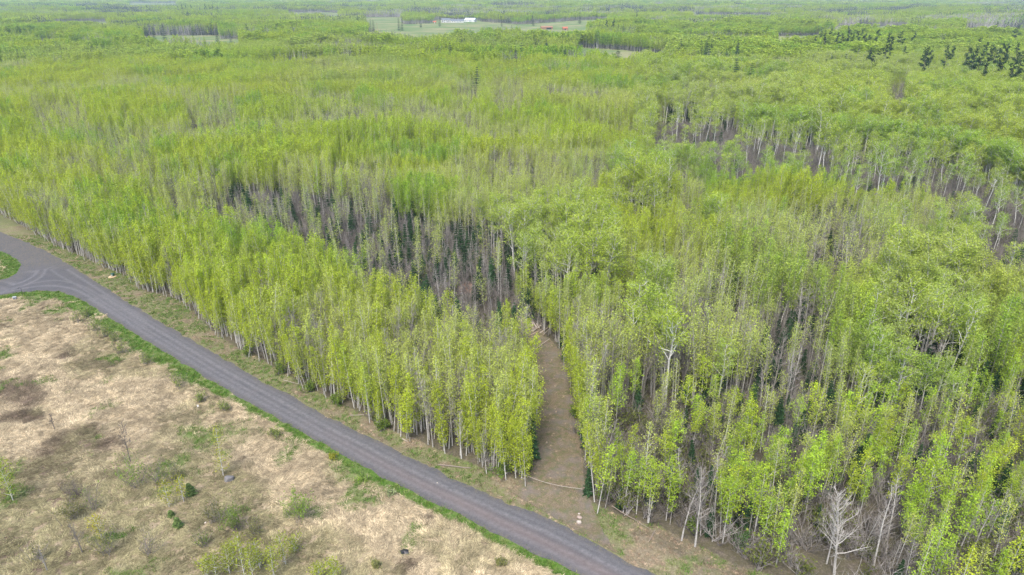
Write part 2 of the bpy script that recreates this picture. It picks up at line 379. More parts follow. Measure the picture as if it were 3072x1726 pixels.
cov = N(t, 'ShaderNodeAttribute', attribute_name='wear'); sp = N(t, 'ShaderNodeSeparateColor'); t.links.new(cov.outputs['Color'], sp.inputs[0])
n1, n2, n3 = noise(t, .35, 5, .65), noise(t, 7, 6, .75), noise(t, 2.0, 4, .7)
base = ramp(t, n2, [(.2, (.048, .049, .053)), (.5, (.084, .085, .092)), (.8, (.16, .16, .168))])
base = mix(t, ramp(t, n1, [(.35, (0, 0, 0)), (.75, (.5, .5, .5))]), base, (.145, .13, .13))
tf = math_(t, 'MULTIPLY', sp.outputs[0], ramp(t, n3, [(.3, (.1, .1, .1)), (.62, (1, 1, 1))]))
c = mix(t, tf, base, (.178, .173, .178))
c = mix(t, math_(t, 'MULTIPLY', sp.outputs[1], .32), c, (.20, .14, .12))
c = mix(t, math_(t, 'MULTIPLY', sp.outputs[2], ramp(t, n3, [(.45, (0, 0, 0)), (.65, (.8, .8, .8))])), c, (.16, .14, .10))
principled(t, o, c, .95, .15, n2, .5, .05)
me.materials.append(m)
tag(link('road', me), kind='structure')

# ------------------------------------------------------------------ trail: a mown track into the wood
def sheet(name, poly, step, z, material, clip=None):
    lo, hi = poly.min(0), poly.max(0)
    xs, ys = np.meshgrid(np.arange(lo[0], hi[0], step), np.arange(lo[1], hi[1], step)); xs = xs.ravel(); ys = ys.ravel()
    k = inside(poly, xs, ys) & (pdist(poly, xs, ys, True) > step * .5); xs, ys = xs[k], ys[k]
    P = [Vector(p) for p in poly.tolist()] + [Vector(p) for p in zip(xs, ys)]
    n = len(poly)
    ov, oe, of, *_ = delaunay_2d_cdt(P, [(i, (i + 1) % n) for i in range(n)], [], 1, 1e-4)
    q = np.array([(p.x, p.y) for p in ov]); zz = z(q[:, 0], q[:, 1])
    me = bpy.data.meshes.new(name); me.from_pydata(np.concatenate([q, zz[:, None]], 1).tolist(), [], [tuple(f) for f in of])
    me.polygons.foreach_set('use_smooth', [True] * len(me.polygons)); me.materials.append(material)
    return tag(link(name, me), kind='structure')
m, t, o = mat('trail_litter')
n1, n2, n3 = noise(t, 1.1, 5, .7), noise(t, 6, 6, .75), noise(t, .35, 3)
c = ramp(t, n2, [(.2, (.055, .042, .030)), (.45, (.15, .12, .082)), (.75, (.30, .24, .165))])
c = mix(t, ramp(t, n1, [(.44, (0, 0, 0)), (.62, (.75, .75, .75))]), c, (.10, .115, .045))
c = mix(t, ramp(t, n3, [(.45, (0, 0, 0)), (.7, (.6, .6, .6))]), c, (.17, .15, .155))
principled(t, o, c, .95, .1, n2, .7, .08)
tp = TRAIL[inside(ROAD, TRAIL[:, 0], TRAIL[:, 1]) == False]
def g_z(x, y):
    dr = np.where(inside(ROAD, x, y), 0, np.minimum(pdist(ROAD, x, y, True), 9)); rl = sstep(.8, 3.5, dr) * sstep(260, 150, np.hypot(x, y))
    return height(x, y) + rl * ((fbm(x, y, 5, 51) - .5) * .5 + (fbm(x, y, 1.3, 52) - .5) * .22) - .12 * sstep(.0, 1.2, dr) * sstep(5, 2.5, dr)
sheet('path', rag(tp, .45, 9), .45, lambda x, y: g_z(x, y) + .05, m)

exec_parts = True
# ------------------------------------------------------------------ tree forms (each: wood builder, leaf builder)
def rot_z(v, a): c, s = math.cos(a), math.sin(a); return np.array([v[0] * c - v[1] * s, v[0] * s + v[1] * c, v[2]])
def stem(r, H, r0, r1, n=7, wob=.12, lean=.0, bend=.0):
    a = r.uniform(0, 6.28); z = np.linspace(0, H, n); t = z / H
    x = np.cumsum(r.normal(0, wob, n)) * t + math.cos(a) * (lean * z + bend * z * t); y = np.cumsum(r.normal(0, wob, n)) * t + math.sin(a) * (lean * z + bend * z * t)
    P = np.stack([x, y, z], 1); P[0, :2] = 0
    return P, r0 + (r1 - r0) * t ** .8
def at_t(P, t):
    i = min(int(t * (len(P) - 1)), len(P) - 2); f = t * (len(P) - 1) - i; return P[i] * (1 - f) + P[i + 1] * f
def limb(wb, r, p, az, el, L, rad, n=4, sides=3, curl=.25, wob=.06):
    d = np.array([math.cos(az) * math.cos(el), math.sin(az) * math.cos(el), math.sin(el)]); P = [p]
    for k in range(n - 1):
        d = d + np.array([0, 0, curl / (n - 1)]) + r.normal(0, wob, 3); d /= np.linalg.norm(d); P.append(P[-1] + d * L / (n - 1))
    P = np.array(P); wb.tube(P, np.linspace(rad, rad * .25, n), sides); return P
def aspen(seed, H=13, base=.45, cr=1.25, nl=900, ls=.24, nb=26, detail=1, leafy=1.0, lean=.05, r0=.095):
    r = np.random.default_rng(seed); wb, lf = MB(), MB()
    P, rad = stem(r, H, r0, .018, 8 if detail else 5, .05 * H / 13, r.uniform(0, lean), r.uniform(0, .05)); wb.tube(P, np.maximum(rad, .028), 6 if detail else 3)
    tips = []; az = r.uniform(0, 6.28)
    for k in range(nb):
        t = base + (1 - base) * ((k + r.uniform(0, 1)) / nb) * .97; u = (t - base) / (1 - base)
        prof = math.sin(math.pi * (.16 + u * .74)) ** .7 * (1.05 - .22 * u) * (1.0 + .22 * math.sin(6 * u + seed))
        L = cr * prof * r.uniform(.6, 1.25); az += 2.4 + r.uniform(-.5, .5)
        if detail: B = limb(wb, r, at_t(P, t), az, R(r.uniform(18, 55)), L * 1.15, .012 + .022 * (1 - u), 4, 3)
        else: B = np.linspace(at_t(P, t), at_t(P, t) + np.array([math.cos(az), math.sin(az), .7]) * L, 3)
        tips.append((B, L))
    for k in range(int(nb * .35) if detail else 0):    # dead lower twigs
        t = r.uniform(.12, base); az = r.uniform(0, 6.28); limb(wb, r, at_t(P, t), az, R(r.uniform(-10, 30)), r.uniform(.3, .9), .014, 3, 3)
    w_ = np.array([l for _, l in tips]); w_ = w_ / w_.sum(); C = []
    for (B, L), ww in zip(tips, w_):
        n = int(nl * leafy * ww)
        if r.uniform() < .10: n = n // 3
        f = r.beta(2.2, 1.2, n) * (len(B) - 1); i = np.minimum(f.astype(int), len(B) - 2); q = (f - i)[:, None]
        C.append(B[i] * (1 - q) + B[i + 1] * q + r.normal(0, 1, (n, 3)) * np.array([.30, .30, .28]) * (.55 + .45 * L / cr))
    n = int(nl * .08 * leafy); C.append(P[-1] + r.normal(0, 1, (n, 3)) * np.array([.16, .16, .5]) - np.array([0, 0, .3]))
    C = np.concatenate(C); lf.leaves(C, ls, r); return wb, lf
def big_tree(seed, H=17, base=.5, cr=3.0, nl=1500, ls=.3, detail=1, leafy=1.0, r0=.2, el=(25, 60)):
    """old birch or aspen: one or two crooked stems, spreading limbs, broad broken crown"""
    r = np.random.default_rng(seed); wb, lf = MB(), MB(); C = []
    P, rad = stem(r, H * .93, r0, .04, 9 if detail else 6, .16, r.uniform(0, .05), r.uniform(-.02, .08)); wb.tube(P, rad, 6 if detail else 4)
    nb = 15 if detail else 11; az = r.uniform(0, 6.28)
    for k in range(nb):
        t = base + (1 - base) * (k + r.uniform(0, .9)) / nb; u = (t - base) / (1 - base); az += 2.4 + r.uniform(-.6, .6)
        L = cr * (1.15 - .62 * u) * r.uniform(.65, 1.2)
        B = limb(wb, r, at_t(P, t), az, R(r.uniform(*el)), L, r0 * .42 * (1 - .55 * u), 5 if detail else 3, 4 if detail else 3, .35, .14)
        subs = [B[-3:]]
        for j in range(5 if detail else 2):
            p = at_t(B, r.uniform(.35, .95)); q = limb(wb, r, p, az + r.uniform(-1.4, 1.4), R(r.uniform(0, 65)), L * r.uniform(.3, .55), .022, 3, 3, .2, .12) ; subs.append(q)
        for q in subs:
            n = max(1, int(nl * leafy / nb / len(subs) * r.uniform(.5, 1.5))); f = r.uniform(.25, 1.05, n) * (len(q) - 1); i = np.minimum(f.astype(int), len(q) - 2); g = (f - i)[:, None]
            C.append(q[i] * (1 - g) + q[i + 1] * g + r.normal(0, 1, (n, 3)) * np.array([.42, .42, .3]))
    lf.leaves(np.concatenate(C), ls, r) if leafy > 0 else None
    return wb, lf
def bare_tree(seed, H=12, base=.3, cr=1.8, detail=1, r0=.13, el=(30, 65), nb=0):
    """leafless tree: trunk builder and a builder of limbs and twigs"""
    r = np.random.default_rng(seed); wb, tw = MB(), MB()
    P, rad = stem(r, H, r0, .02, 8 if detail else 5, .09, r.uniform(0, .05), r.uniform(0, .04)); wb.tube(P, rad, 6 if detail else 3)
    nb = nb or (24 if detail else 9); az = r.uniform(0, 6.28)
    for k in range(nb):
        t = base + (1 - base) * (k + r.uniform(0, .9)) / nb * .96; u = (t - base) / (1 - base); az += 2.4 + r.uniform(-.6, .6)
        L = cr * (1.1 - .72 * u) * r.uniform(.65, 1.25)
        B = limb(tw, r, at_t(P, t), az, R(r.uniform(*el)), L, r0 * .36 * (1 - .6 * u), 5 if detail else 3, 3, .35, .12)
        for j in range(6 if detail else 2):
            p = at_t(B, r.uniform(.25, .97)); q = limb(tw, r, p, az + r.uniform(-1.3, 1.3), R(r.uniform(10, 75)), L * r.uniform(.25, .5), .02 if detail else .035, 3, 3, .2, .1)
            if detail:
                for _ in range(2): limb(tw, r, at_t(q, r.uniform(.3, .95)), az + r.uniform(-1.6, 1.6), R(r.uniform(10, 80)), L * r.uniform(.12, .25), .011, 2, 3)
    return wb, tw
def spruce(seed, H=9, cr=1.5, detail=1, dead=False, dens=1.0):
    r = np.random.default_rng(seed); wb, lf = MB(), MB()
    P, rad = stem(r, H, .012 * H + .02, .015, 5, .03, .01); wb.tube(P, rad, 5 if detail else 3)
    nw = int((17 if detail else 9) * dens)
    for k in range(nw):
        u = (k + r.uniform(0, .6)) / nw; z = H * (.06 + .93 * u); L0 = cr * (1 - u) ** .8 + .12; nbr = 9 if detail else 6; a0 = r.uniform(0, 6.28)
        for j in range(nbr):
            az = a0 + j * 6.283 / nbr + r.uniform(-.25, .25); L = L0 * r.uniform(.6, 1.2); d = np.array([math.cos(az), math.sin(az), 0]); s = np.array([-d[1], d[0], 0])
            b = at_t(P, z / H)
            if dead:
                limb(lf, r, b, az, R(r.uniform(-15, 10)), L, .02, 3, 3, .1)
                for q in range(4): limb(lf, r, b + d * L * r.uniform(.3, .9), az + r.uniform(-1.2, 1.2), R(r.uniform(-35, 5)), L * .4, .012, 2, 3)
                continue
            wd = .28 * L + .12; dr = -.18 * L * (1 - .7 * u)
            p0, p1, p2 = b, b + d * L * .55 + np.array([0, 0, dr * .5 + .05]), b + d * L + np.array([0, 0, dr])
            vs = [p0, p1 + s * wd * .6 - np.array([0, 0, .12 * wd]), p2, p1 - s * wd * .6 - np.array([0, 0, .12 * wd]), p1 + np.array([0, 0, .06])]
            lf.add(vs, [(0, 1, 4), (1, 2, 4), (2, 3, 4), (3, 0, 4)], r.uniform(0, 1))
            if detail:                                  # side sprays break the outline
                for q in range(4):
                    f = r.uniform(.35, 1.0); c0 = b + d * L * f + np.array([0, 0, dr * f]); sd_ = 1 if q % 2 else -1; e = c0 + (s * sd_ * .8 + d * .6) * wd * r.uniform(.6, 1.1) + np.array([0, 0, r.uniform(-.15, .02)])
                    lf.add([c0 - d * .1, e, c0 + d * .12], [(0, 1, 2)], r.uniform(0, 1))
    return wb, lf
def pine(seed, H=19, detail=1):
    """tall white pine: bare lower trunk, tiers of level limbs with plates of needles, one-sided"""
    r = np.random.default_rng(seed); wb, lf = MB(), MB(); P, rad = stem(r, H, .26, .05, 6, .1, .03); wb.tube(P, rad, 5); C = []; bias = r.uniform(0, 6.28)
    for k in range(16):
        u = k / 15; t = .3 + .68 * u; az = r.uniform(0, 6.28); L = (2.4 * (1 - u) ** .6 + .6) * r.uniform(.5, 1.1) * (1 + .35 * math.cos(az - bias))
        B = limb(wb, r, at_t(P, t), az, R(r.uniform(-2, 22)), L, .08, 4, 3, .2)
        n = int(44 * L); f = r.uniform(.3, 1.05, n)[:, None] * 3; i = np.minimum(f.astype(int), 2)[:, 0]; q = f - i[:, None]
        C.append(B[i] * (1 - q) + B[i + 1] * q + r.normal(0, 1, (n, 3)) * np.array([.4, .4, .3]))
    lf.leaves(np.concatenate(C), .5, r, .6); return wb, lf
def brush(seed, H=3.0, n=11, spread=.55, nl=0, ls=.2, twigs=5):
    r = np.random.default_rng(seed); wb, lf = MB(), MB(); C = []
    for k in range(n):
        az = r.uniform(0, 6.28); el = R(r.uniform(45, 88)); L = H * r.uniform(.55, 1.1); p = np.array([r.normal(0, .25 * spread), r.normal(0, .25 * spread), 0])
        B = limb(wb, r, p, az, el, L, .03, 4, 3, .1, .09)
        for j in range(twigs):
            q = limb(wb, r, at_t(B, r.uniform(.3, .97)), r.uniform(0, 6.28), R(r.uniform(15, 75)), L * r.uniform(.18, .4), .014, 3, 3, .15, .1)
            if nl: m_ = max(1, nl // (n * twigs)); C.append(q[r.integers(0, len(q), m_)] + r.normal(0, .14, (m_, 3)))
    if nl: lf.leaves(np.concatenate(C), ls, r)
    return wb, lf
def patch(seed, size, nt, H, bare=0.0, wide=False, dark=0.0, ls=.9, npl=34):
    """many distant trees: a block of crowns for country kilometres away"""
    r = np.random.default_rng(seed); wb, lf = MB(), MB()
    for k in range(nt):
        x, y = r.uniform(-.5, .5, 2) * size; h = H * r.uniform(.75, 1.12)
        wb.tube([(x, y, 0), (x + r.normal(0, .3), y, h * .9)], [.16, .06], 3)
        if r.uniform() < bare:
            for j in range(6): limb(wb, r, np.array([x, y, h * r.uniform(.4, .8)]), r.uniform(0, 6.28), R(50), h * .22, .07, 2, 3)
            continue
        if r.uniform() < dark: continue
        cr = (1.8 if wide else 1.15) * r.uniform(.8, 1.2); n = npl
        u = r.beta(1.6, 1.3, n); a = r.uniform(0, 6.28, n); rad = cr * np.sin(np.pi * (.12 + .86 * u)) * np.sqrt(r.uniform(.2, 1, n))
        lf.leaves(np.stack([x + rad * np.cos(a), y + rad * np.sin(a), h * (.5 + .5 * u)], 1), ls, r, .4, var=np.full(n, r.uniform(.2, .8)) + r.uniform(-.2, .2, n))
    return wb, lf

def patch_dark(seed, size, nt):
    r = np.random.default_rng(seed); wb, lf = MB(), MB()
    for k in range(nt):
        x, y = r.uniform(-.5, .5, 2) * size; h = r.uniform(10, 19); wb.tube([(x, y, 0), (x, y, h)], [.15, .04], 3); n = 34; u = r.beta(1.1, 1.5, n); a = r.uniform(0, 6.28, n); rad = (1.9 * (1 - u) + .15) * np.sqrt(r.uniform(.2, 1, n))
        lf.leaves(np.stack([x + rad * np.cos(a), y + rad * np.sin(a), h * (.1 + .9 * u)], 1), .9, r, .3)
    return wb, lf

# ------------------------------------------------------------------ prototypes: kind -> list of (wood, leaf, joined mesh)
PROTO = {}
def reg(kind, pairs, mats):
    PROTO[kind] = []
    for k, (a, b) in enumerate(pairs):
        PROTO[kind].append((a.mesh(f'{kind}_trunk_{k}', [M[mats[0]]]), b.mesh(f'{kind}_crown_{k}', [M[mats[1]]]) if b.n else None, join(a, b).mesh(f'{kind}_{k}', [M[mats[0]], M[mats[1]]])))
reg('aspen', [aspen(100 + k, 13 + .6 * (k % 3), .26 + .06 * (k % 4), 1.0 + .25 * (k % 3), 1000, .185, 34) for k in range(10)], ('bark', 'leaf'))
reg('aspen_edge', [aspen(120 + k, 12.5, .12 + .05 * (k % 4), 1.2 + .25 * (k % 3), 1400, .19, 38, lean=.1) for k in range(8)], ('bark', 'leaf'))
reg('aspen_low', [aspen(160 + k, 11.5, .27 + .07 * (k % 3), 1.5 + .3 * (k % 3), 950 + 120 * (k % 2), .195, 20 + 3 * (k % 3), lean=.13) for k in range(8)], ('bark', 'leaf'))
reg('aspen_thin', [aspen(140 + k, 12.5, .3 + .06 * (k % 3), 1.15, 620, .165, 30) for k in range(6)], ('bark', 'leaf'))
reg('birch', [big_tree(200 + k, 16.5, .42 + .04 * (k % 3), 2.9 + .4 * (k % 2), 1850, .215) for k in range(6)], ('birch', 'leaf'))
reg('bare', [bare_tree(300 + k, 11.5, .28 + .06 * (k % 3), 1.7 + .3 * (k % 2)) for k in range(5)], ('bark', 'twig'))
reg('bare_big', [bare_tree(350, 13, .2, 3.6, 1, .2, (25, 68), 38)], ('bark', 'bark'))
reg('spruce', [spruce(400 + k, 9, 1.35 + .15 * (k % 3)) for k in range(4)], ('conifer_bark', 'needle'))
reg('snag', [spruce(450 + k, 8.5, 1.2, dead=True) for k in range(2)], ('twig', 'twig'))
reg('pine', [pine(500 + k) for k in range(4)], ('conifer_bark', 'needle'))
reg('aspen_far', [aspen(600 + k, 13, .30, 1.2, 260, .46, 18, 0, r0=.12) for k in range(6)], ('bark', 'leaf'))
reg('birch_far', [big_tree(640 + k, 15.5, .45, 2.8, 330, .66, 0) for k in range(4)], ('birch', 'leaf'))
reg('bare_far', [bare_tree(660 + k, 12, .35, 1.6, 0, .15) for k in range(3)], ('bark', 'twig'))
reg('spruce_far', [spruce(680 + k, 10, 1.5, 0) for k in range(2)], ('conifer_bark', 'needle'))
reg('block', [patch(700 + k, 13, 26, 13, .06 * (k % 3), False, 0, .75, 44) for k in range(6)] + [patch(720 + k, 13, 22, 12, .8, False, 0, .75, 44) for k in range(2)] + [patch_dark(730 + k, 13, 11) for k in range(2)], ('bark', 'leaf'))
reg('block_wide', [patch(740 + k, 26, 60, 13, .08 * (k % 3), True, 0, 1.2, 26) for k in range(5)] + [patch(760 + k, 26, 50, 12, .8) for k in range(2)] + [patch_dark(770 + k, 26, 26) for k in range(2)], ('bark', 'leaf'))
reg('brush', [brush(800 + k, 2.6 + .5 * (k % 3), 12) for k in range(4)], ('twig', 'leaf'))
reg('brush_leafy', [brush(820 + k, 2.2 + .4 * (k % 3), 10, .6, 260, .17) for k in range(4)], ('twig', 'leaf'))

# ------------------------------------------------------------------ scatter as instances of those forms (for masses nobody could count)
HIDDEN = {}
def scatter(name, xyz, meshes, pick, rot, scl, tint, bark, label=None):
    c = bpy.data.collections.new(name + '_forms')
    for k, me_ in enumerate(meshes): c.objects.link(bpy.data.objects.new(f'{name}_form_{k:03d}', me_))
    n = len(xyz); me = bpy.data.meshes.new(name); me.vertices.add(n); me.vertices.foreach_set('co', np.ascontiguousarray(xyz, np.float32).ravel())
    for nm, ty, key, data in (('pick', 'INT', 'value', np.asarray(pick, np.int32)), ('rot', 'FLOAT_VECTOR', 'vector', rot), ('scl', 'FLOAT_VECTOR', 'vector', scl), ('leaf_tint', 'FLOAT_VECTOR', 'vector', tint), ('bark_tint', 'FLOAT', 'value', bark)):
        a = me.attributes.new(nm, ty, 'POINT'); a.data.foreach_set(key, np.ascontiguousarray(data, np.int32 if ty == 'INT' else np.float32).ravel())
    o = link(name, me)
    g = bpy.data.node_groups.new(name, 'GeometryNodeTree')
    g.interface.new_socket('Geometry', in_out='INPUT', socket_type='NodeSocketGeometry'); g.interface.new_socket('Geometry', in_out='OUTPUT', socket_type='NodeSocketGeometry')
    gi, go = g.nodes.new('NodeGroupInput'), g.nodes.new('NodeGroupOutput')
    ci = g.nodes.new('GeometryNodeCollectionInfo'); ci.inputs['Collection'].default_value = c; ci.inputs['Separate Children'].default_value = True; ci.inputs['Reset Children'].default_value = True
    ip = g.nodes.new('GeometryNodeInstanceOnPoints'); ip.inputs['Pick Instance'].default_value = True
    def na(nm, ty):
        q = g.nodes.new('GeometryNodeInputNamedAttribute'); q.data_type = ty; q.inputs['Name'].default_value = nm; return q.outputs[0]
    er = g.nodes.new('FunctionNodeEulerToRotation')
    L = g.links.new
    L(gi.outputs[0], ip.inputs['Points']); L(ci.outputs[0], ip.inputs['Instance']); L(na('pick', 'INT'), ip.inputs['Instance Index'])
    L(na('rot', 'FLOAT_VECTOR'), er.inputs[0]); L(er.outputs[0], ip.inputs['Rotation']); L(na('scl', 'FLOAT_VECTOR'), ip.inputs['Scale']); L(ip.outputs[0], go.inputs[0])
    md = o.modifiers.new('scatter', 'NODES'); md.node_group = g
    tag(o, label, kind='stuff'); return o

# ------------------------------------------------------------------ where trees stand
def frustum(x, y, z, mu=320, mv0=-200, mv1=420):
    u, v, d = project(x, y, z); return (d > 5) & (u > -mu) & (u < 3072 + mu) & (v < 1726 + mv1)
def jgrid(y0, y1, s, r):
    """jittered grid over the wedge of ground the camera looks along"""
    X = 1.02 * y1 + 30
    xs, ys = np.meshgrid(np.arange(-X, X, s), np.arange(y0, y1, s * .92)); xs = xs + (np.arange(xs.shape[0])[:, None] % 2) * s * .5
    x = xs.ravel() + r.uniform(-.46, .46, xs.size) * s; y = ys.ravel() + r.uniform(-.46, .46, xs.size) * s
    k = frustum(x, y, 6.0) & (np.abs(x) < 1.0 * y + 30); return x[k], y[k]
LIME, YEL, GRN, DEEP, OLV, PALE = map(np.array, ([.405, .51, .055], [.50, .53, .055], [.30, .455, .055], [.15, .28, .05], [.46, .51, .14], [.52, .56, .20]))
def tints(x, y, r, cool=0.0):
    """leaf colour by stand: clones of one hue stand together"""
    a, b, c = fbm(x, y, 55, 61), fbm(x, y, 26, 62), fbm(x, y, 120, 63)
    e = r.normal(0, .10, len(x))
    t = (np.clip((a - .5) * 2.6 + e + .5, 0, 1))[:, None]; s = (sstep(.56, .70, b + e * .6))[:, None]; q = (sstep(.58, .70, c + e * .5) * .6)[:, None]
    col = LIME * (1 - t) + (YEL * .45 + LIME * .55) * t
    col = col * (1 - s) + GRN * s; col = col * (1 - q) + OLV * q
    return col * r.uniform(.8, 1.18, (len(x), 1))
T = {k: [] for k in ('x', 'y', 'z', 'kind', 'pick', 'scl', 'tint', 'bark', 'zone')}
def put(kind, x, y, scl, tint, bark, r, zone):
    n = len(x)
    if n == 0: return
    T['x'].append(x); T['y'].append(y); T['z'].append(g_z(x, y) - .08); T['kind'] += [kind] * n; T['pick'].append(r.integers(0, len(PROTO[kind]), n)); T['scl'].append(scl)
    T['tint'].append(tint); T['bark'].append(bark); T['zone'] += list(zone) if not isinstance(zone, str) else [zone] * n
r = np.random.default_rng(11)
# near wood
x, y = jgrid(40, 250, 1.45, r); x_b, y_b = jgrid(250, 560, 1.95, r); x, y = np.concatenate([x, x_b]), np.concatenate([y, y_b])
k = ~inside(OPEN, x, y) & ~inside(TRAIL, x, y) & ~inside(ROAD, x, y) & (pdist(ROAD, x, y, True) > 1.5)
for c in CLEAR: k &= ~inside(c, x, y)
k &= ~((x < fe[:, 0].max()) & (pdist(fe, x, y) < pdist(we, x, y)) & (y < 140))
x, y = x[k], y[k]
west = inside(WEST, x, y) | ((x < back[0, 0]) & (y < 260) & (x > -200))
# the corner stand stops at its back edge; behind it the brush strip
strip = inside(STRIP, x, y); band = inside(BAND, x, y)
hole = np.zeros(len(x), int)
for c, hk in HOLES: hole[inside(c, x, y)] = {'dark': 1, 'brush': 2, 'thin': 3}[hk]
u_, v_, d_ = project(x, y, 0 * x)
east = x > gp(1740, 1100)[0]
low = east & (v_ > 1230)                               # thin, brushy wood along the road beyond the trail
n_leaf = fbm(x, y, 34, 71); n_dens = fbm(x, y, 17, 72); n_sp = fbm(x, y, 60, 73); n_gap = fbm(x, y, 42, 74)
keep = r.uniform(0, 1, len(x))
gap = .45 * sstep(.60, .70, n_gap)
dens = np.where(low, (.42 + .8 * (n_dens - .42)) * (.88 - .36 * sstep(1450, 1640, v_)), np.where(strip, .30, np.where(band, .08, np.where(west, .95, .88 - gap))))
dens = np.where(~low & east & (x > 30) & (v_ > 400), dens * .85, dens)
dens = np.where(~strip & ~band & (hole > 0), np.array([0, .42, .34, .42])[hole], dens)
sel = keep < dens
# tree bases must not stand out in front of the two forest edges
x, y, low, strip, band, east, west, n_leaf, n_sp, u_, v_, hole = (q[sel] for q in (x, y, low, strip, band, east, west, n_leaf, n_sp, u_, v_, hole))
old = (east & (fbm(x, y, 48, 75) > np.where(v_ < 620, .46, .58)) & (u_ > 1900)) | (east & (u_ > 2300) & (v_ < 470) & (v_ > 300))
kind = np.full(len(x), 'aspen', object); q = r.uniform(0, 1, len(x))
kind[(n_leaf > .56) & (q < .75)] = 'aspen_thin'; kind[(q > .95)] = 'bare'; kind[(n_leaf > .66) & (q > .5)] = 'bare'
kind[old & (q < np.where(v_ < 620, .62, .28))] = 'birch'; kind[west & (q < .26)] = 'aspen_thin'
kind[(n_sp > .54) & (q > .78) & ~west] = 'spruce'; kind[low] = np.where(q[low] < .2, 'spruce', np.where(q[low] > .76, 'bare', np.where(q[low] < .38, 'aspen_thin', 'aspen')))
white = (np.hypot(x - gp(2500, 1722)[0], y - gp(2500, 1722)[1]) < 4.5) | ((np.abs(x - gp(2500, 1722)[0]) < 3.5) & (y < gp(2500, 1722)[1]))
kind[hole == 1] = np.where(q[hole == 1] < .5, 'spruce', np.where(q[hole == 1] < .85, 'birch', 'bare')); kind[hole == 2] = np.where(q[hole == 2] < .35, 'spruce', np.where(q[hole == 2] < .75, 'bare', 'aspen_thin')); kind[hole == 3] = np.where(q[hole == 3] < .6, 'aspen_thin', np.where(q[hole == 3] < .85, 'bare', 'aspen'))
kind[strip] = np.where(q[strip] < .24, 'spruce', np.where(q[strip] < .56, 'snag', np.where(q[strip] < .84, 'bare', 'aspen_thin')))
drop = ((kind == 'aspen') & old & (r.uniform(0, 1, len(x)) < np.where(v_ < 620, .7, .35))) | white
kp = ~drop; x, y, kind, low, east, west, v_, strip, old = (a[kp] for a in (x, y, kind, low, east, west, v_, strip, old))
dd = np.hypot(x, y)
age = np.floor(fbm(x + 6 * fbm(x, y, 12, 79), y, 46, 77, 2) * 9) % 3
hs = .84 + .13 * age + .26 * (fbm(x, y, 30, 76) - .4) + r.normal(0, .075, len(x)); hs = np.where(west, .98 + .2 * (fbm(x, y, 14, 78) - .5) + r.normal(0, .12, len(x)), hs)
hs = np.where(low, .80 + r.normal(0, .12, len(x)), hs); hs = hs * .88; hs = np.where(east & ~low, hs * 1.05, hs); hs = np.where((pdist(BAND, x, y, True) < 18) & (y < 270), hs * .8, hs)
kind[(kind == 'aspen') & low & (r.uniform(0, 1, len(x)) < .8)] = 'aspen_low'
for kd in ('aspen', 'aspen_edge', 'aspen_low', 'aspen_thin', 'birch', 'bare', 'spruce', 'snag'):
    i = kind == kd; ti = tints(x[i], y[i], r)
    if kd == 'aspen_thin': ti = ti * .45 + (OLV * .5 + PALE * .5) * .55
    if kd == 'birch': ti = ti * .6 + np.array([.34, .44, .10]) * .4
    wst = (west[i] & (y[i] < 120))[:, None]
    if kd == 'aspen': ti = ti * (1 - .5 * wst) + .5 * wst * (LIME * .6 + YEL * .4) * r.uniform(.85, 1.1, (i.sum(), 1))
    if kd in ('aspen', 'aspen_edge', 'aspen_low'): g_ = (low[i] & (r.uniform(0, 1, i.sum()) < .6))[:, None]; ti = np.where(g_, np.array([.37, .52, .06]) * r.uniform(.85, 1.15, (i.sum(), 1)), ti)
    if kd == 'spruce': ti = np.array([.030, .062, .026]) * r.uniform(.75, 1.6, (i.sum(), 1))
    s = hs[i].copy()
    if kd in ('spruce', 'snag'): s = r.uniform(.45, 1.0, i.sum()); s = np.where(low[i], s * .62, s)
    if kd == 'bare': s = np.where(low[i] | strip[i], s * r.uniform(.45, .9, i.sum()), s)
    if kd == 'birch': s = s * r.uniform(.85, 1.1, i.sum())
    put(kd, x[i], y[i], s, ti, np.clip((r.uniform(.35, 1, i.sum()) if kd != 'bare' else r.uniform(.1, .8, i.sum())), 0, 1), r, 'near')
# rows along the two forest edges, so the edge reads as a line of stems
def edge_row(line, s, kind_p, sc, depth=1.4, seed=1, zone='edge'):
    rr_ = np.random.default_rng(seed); L = resample(line, s, 1); L = L + rr_.normal(0, .45, L.shape)
    i = rr_.uniform(0, 1, len(L)) < .9; L = L[i]; kd = rr_.choice(list(kind_p), len(L), p=list(kind_p.values()))
    for q in kind_p:
        j = kd == q
        ti = tints(L[j, 0], L[j, 1], rr_); ti = ti * .4 + .6 * ((LIME * .65 + YEL * .35) if q != 'aspen_thin' else PALE) * rr_.uniform(.8, 1.12, (j.sum(), 1))
        put(q, L[j, 0], L[j, 1], .87 * sc * rr_.uniform(.66, 1.06, j.sum()), ti, rr_.uniform(.45, 1, j.sum()), rr_, zone)
edge_row(front, 1.15, {'aspen': .2, 'aspen_edge': .58, 'aspen_thin': .16, 'bare': .06}, .9, seed=21)
edge_row(front + np.array([.8, .9]), 1.3, {'aspen': .35, 'aspen_edge': .45, 'aspen_thin': .2}, .95, seed=22)
edge_row(gl([(1566, 1438), (1586, 1390), (1590, 1290), (1578, 1200), (1560, 1130), (1533, 1060)]) - np.array([.3, 0]), 1.2, {'aspen': .3, 'aspen_edge': .6, 'aspen_thin': .1}, .97, seed=23)
edge_row(gl([(1790, 1530), (1755, 1400), (1745, 1263), (1720, 1200), (1708, 1120), (1690, 1060), (1645, 1010), (1595, 958), (1535, 915)]) + np.array([.5, .2]), 1.25, {'aspen': .5, 'aspen_edge': .3, 'aspen_thin': .2}, .95, seed=24)
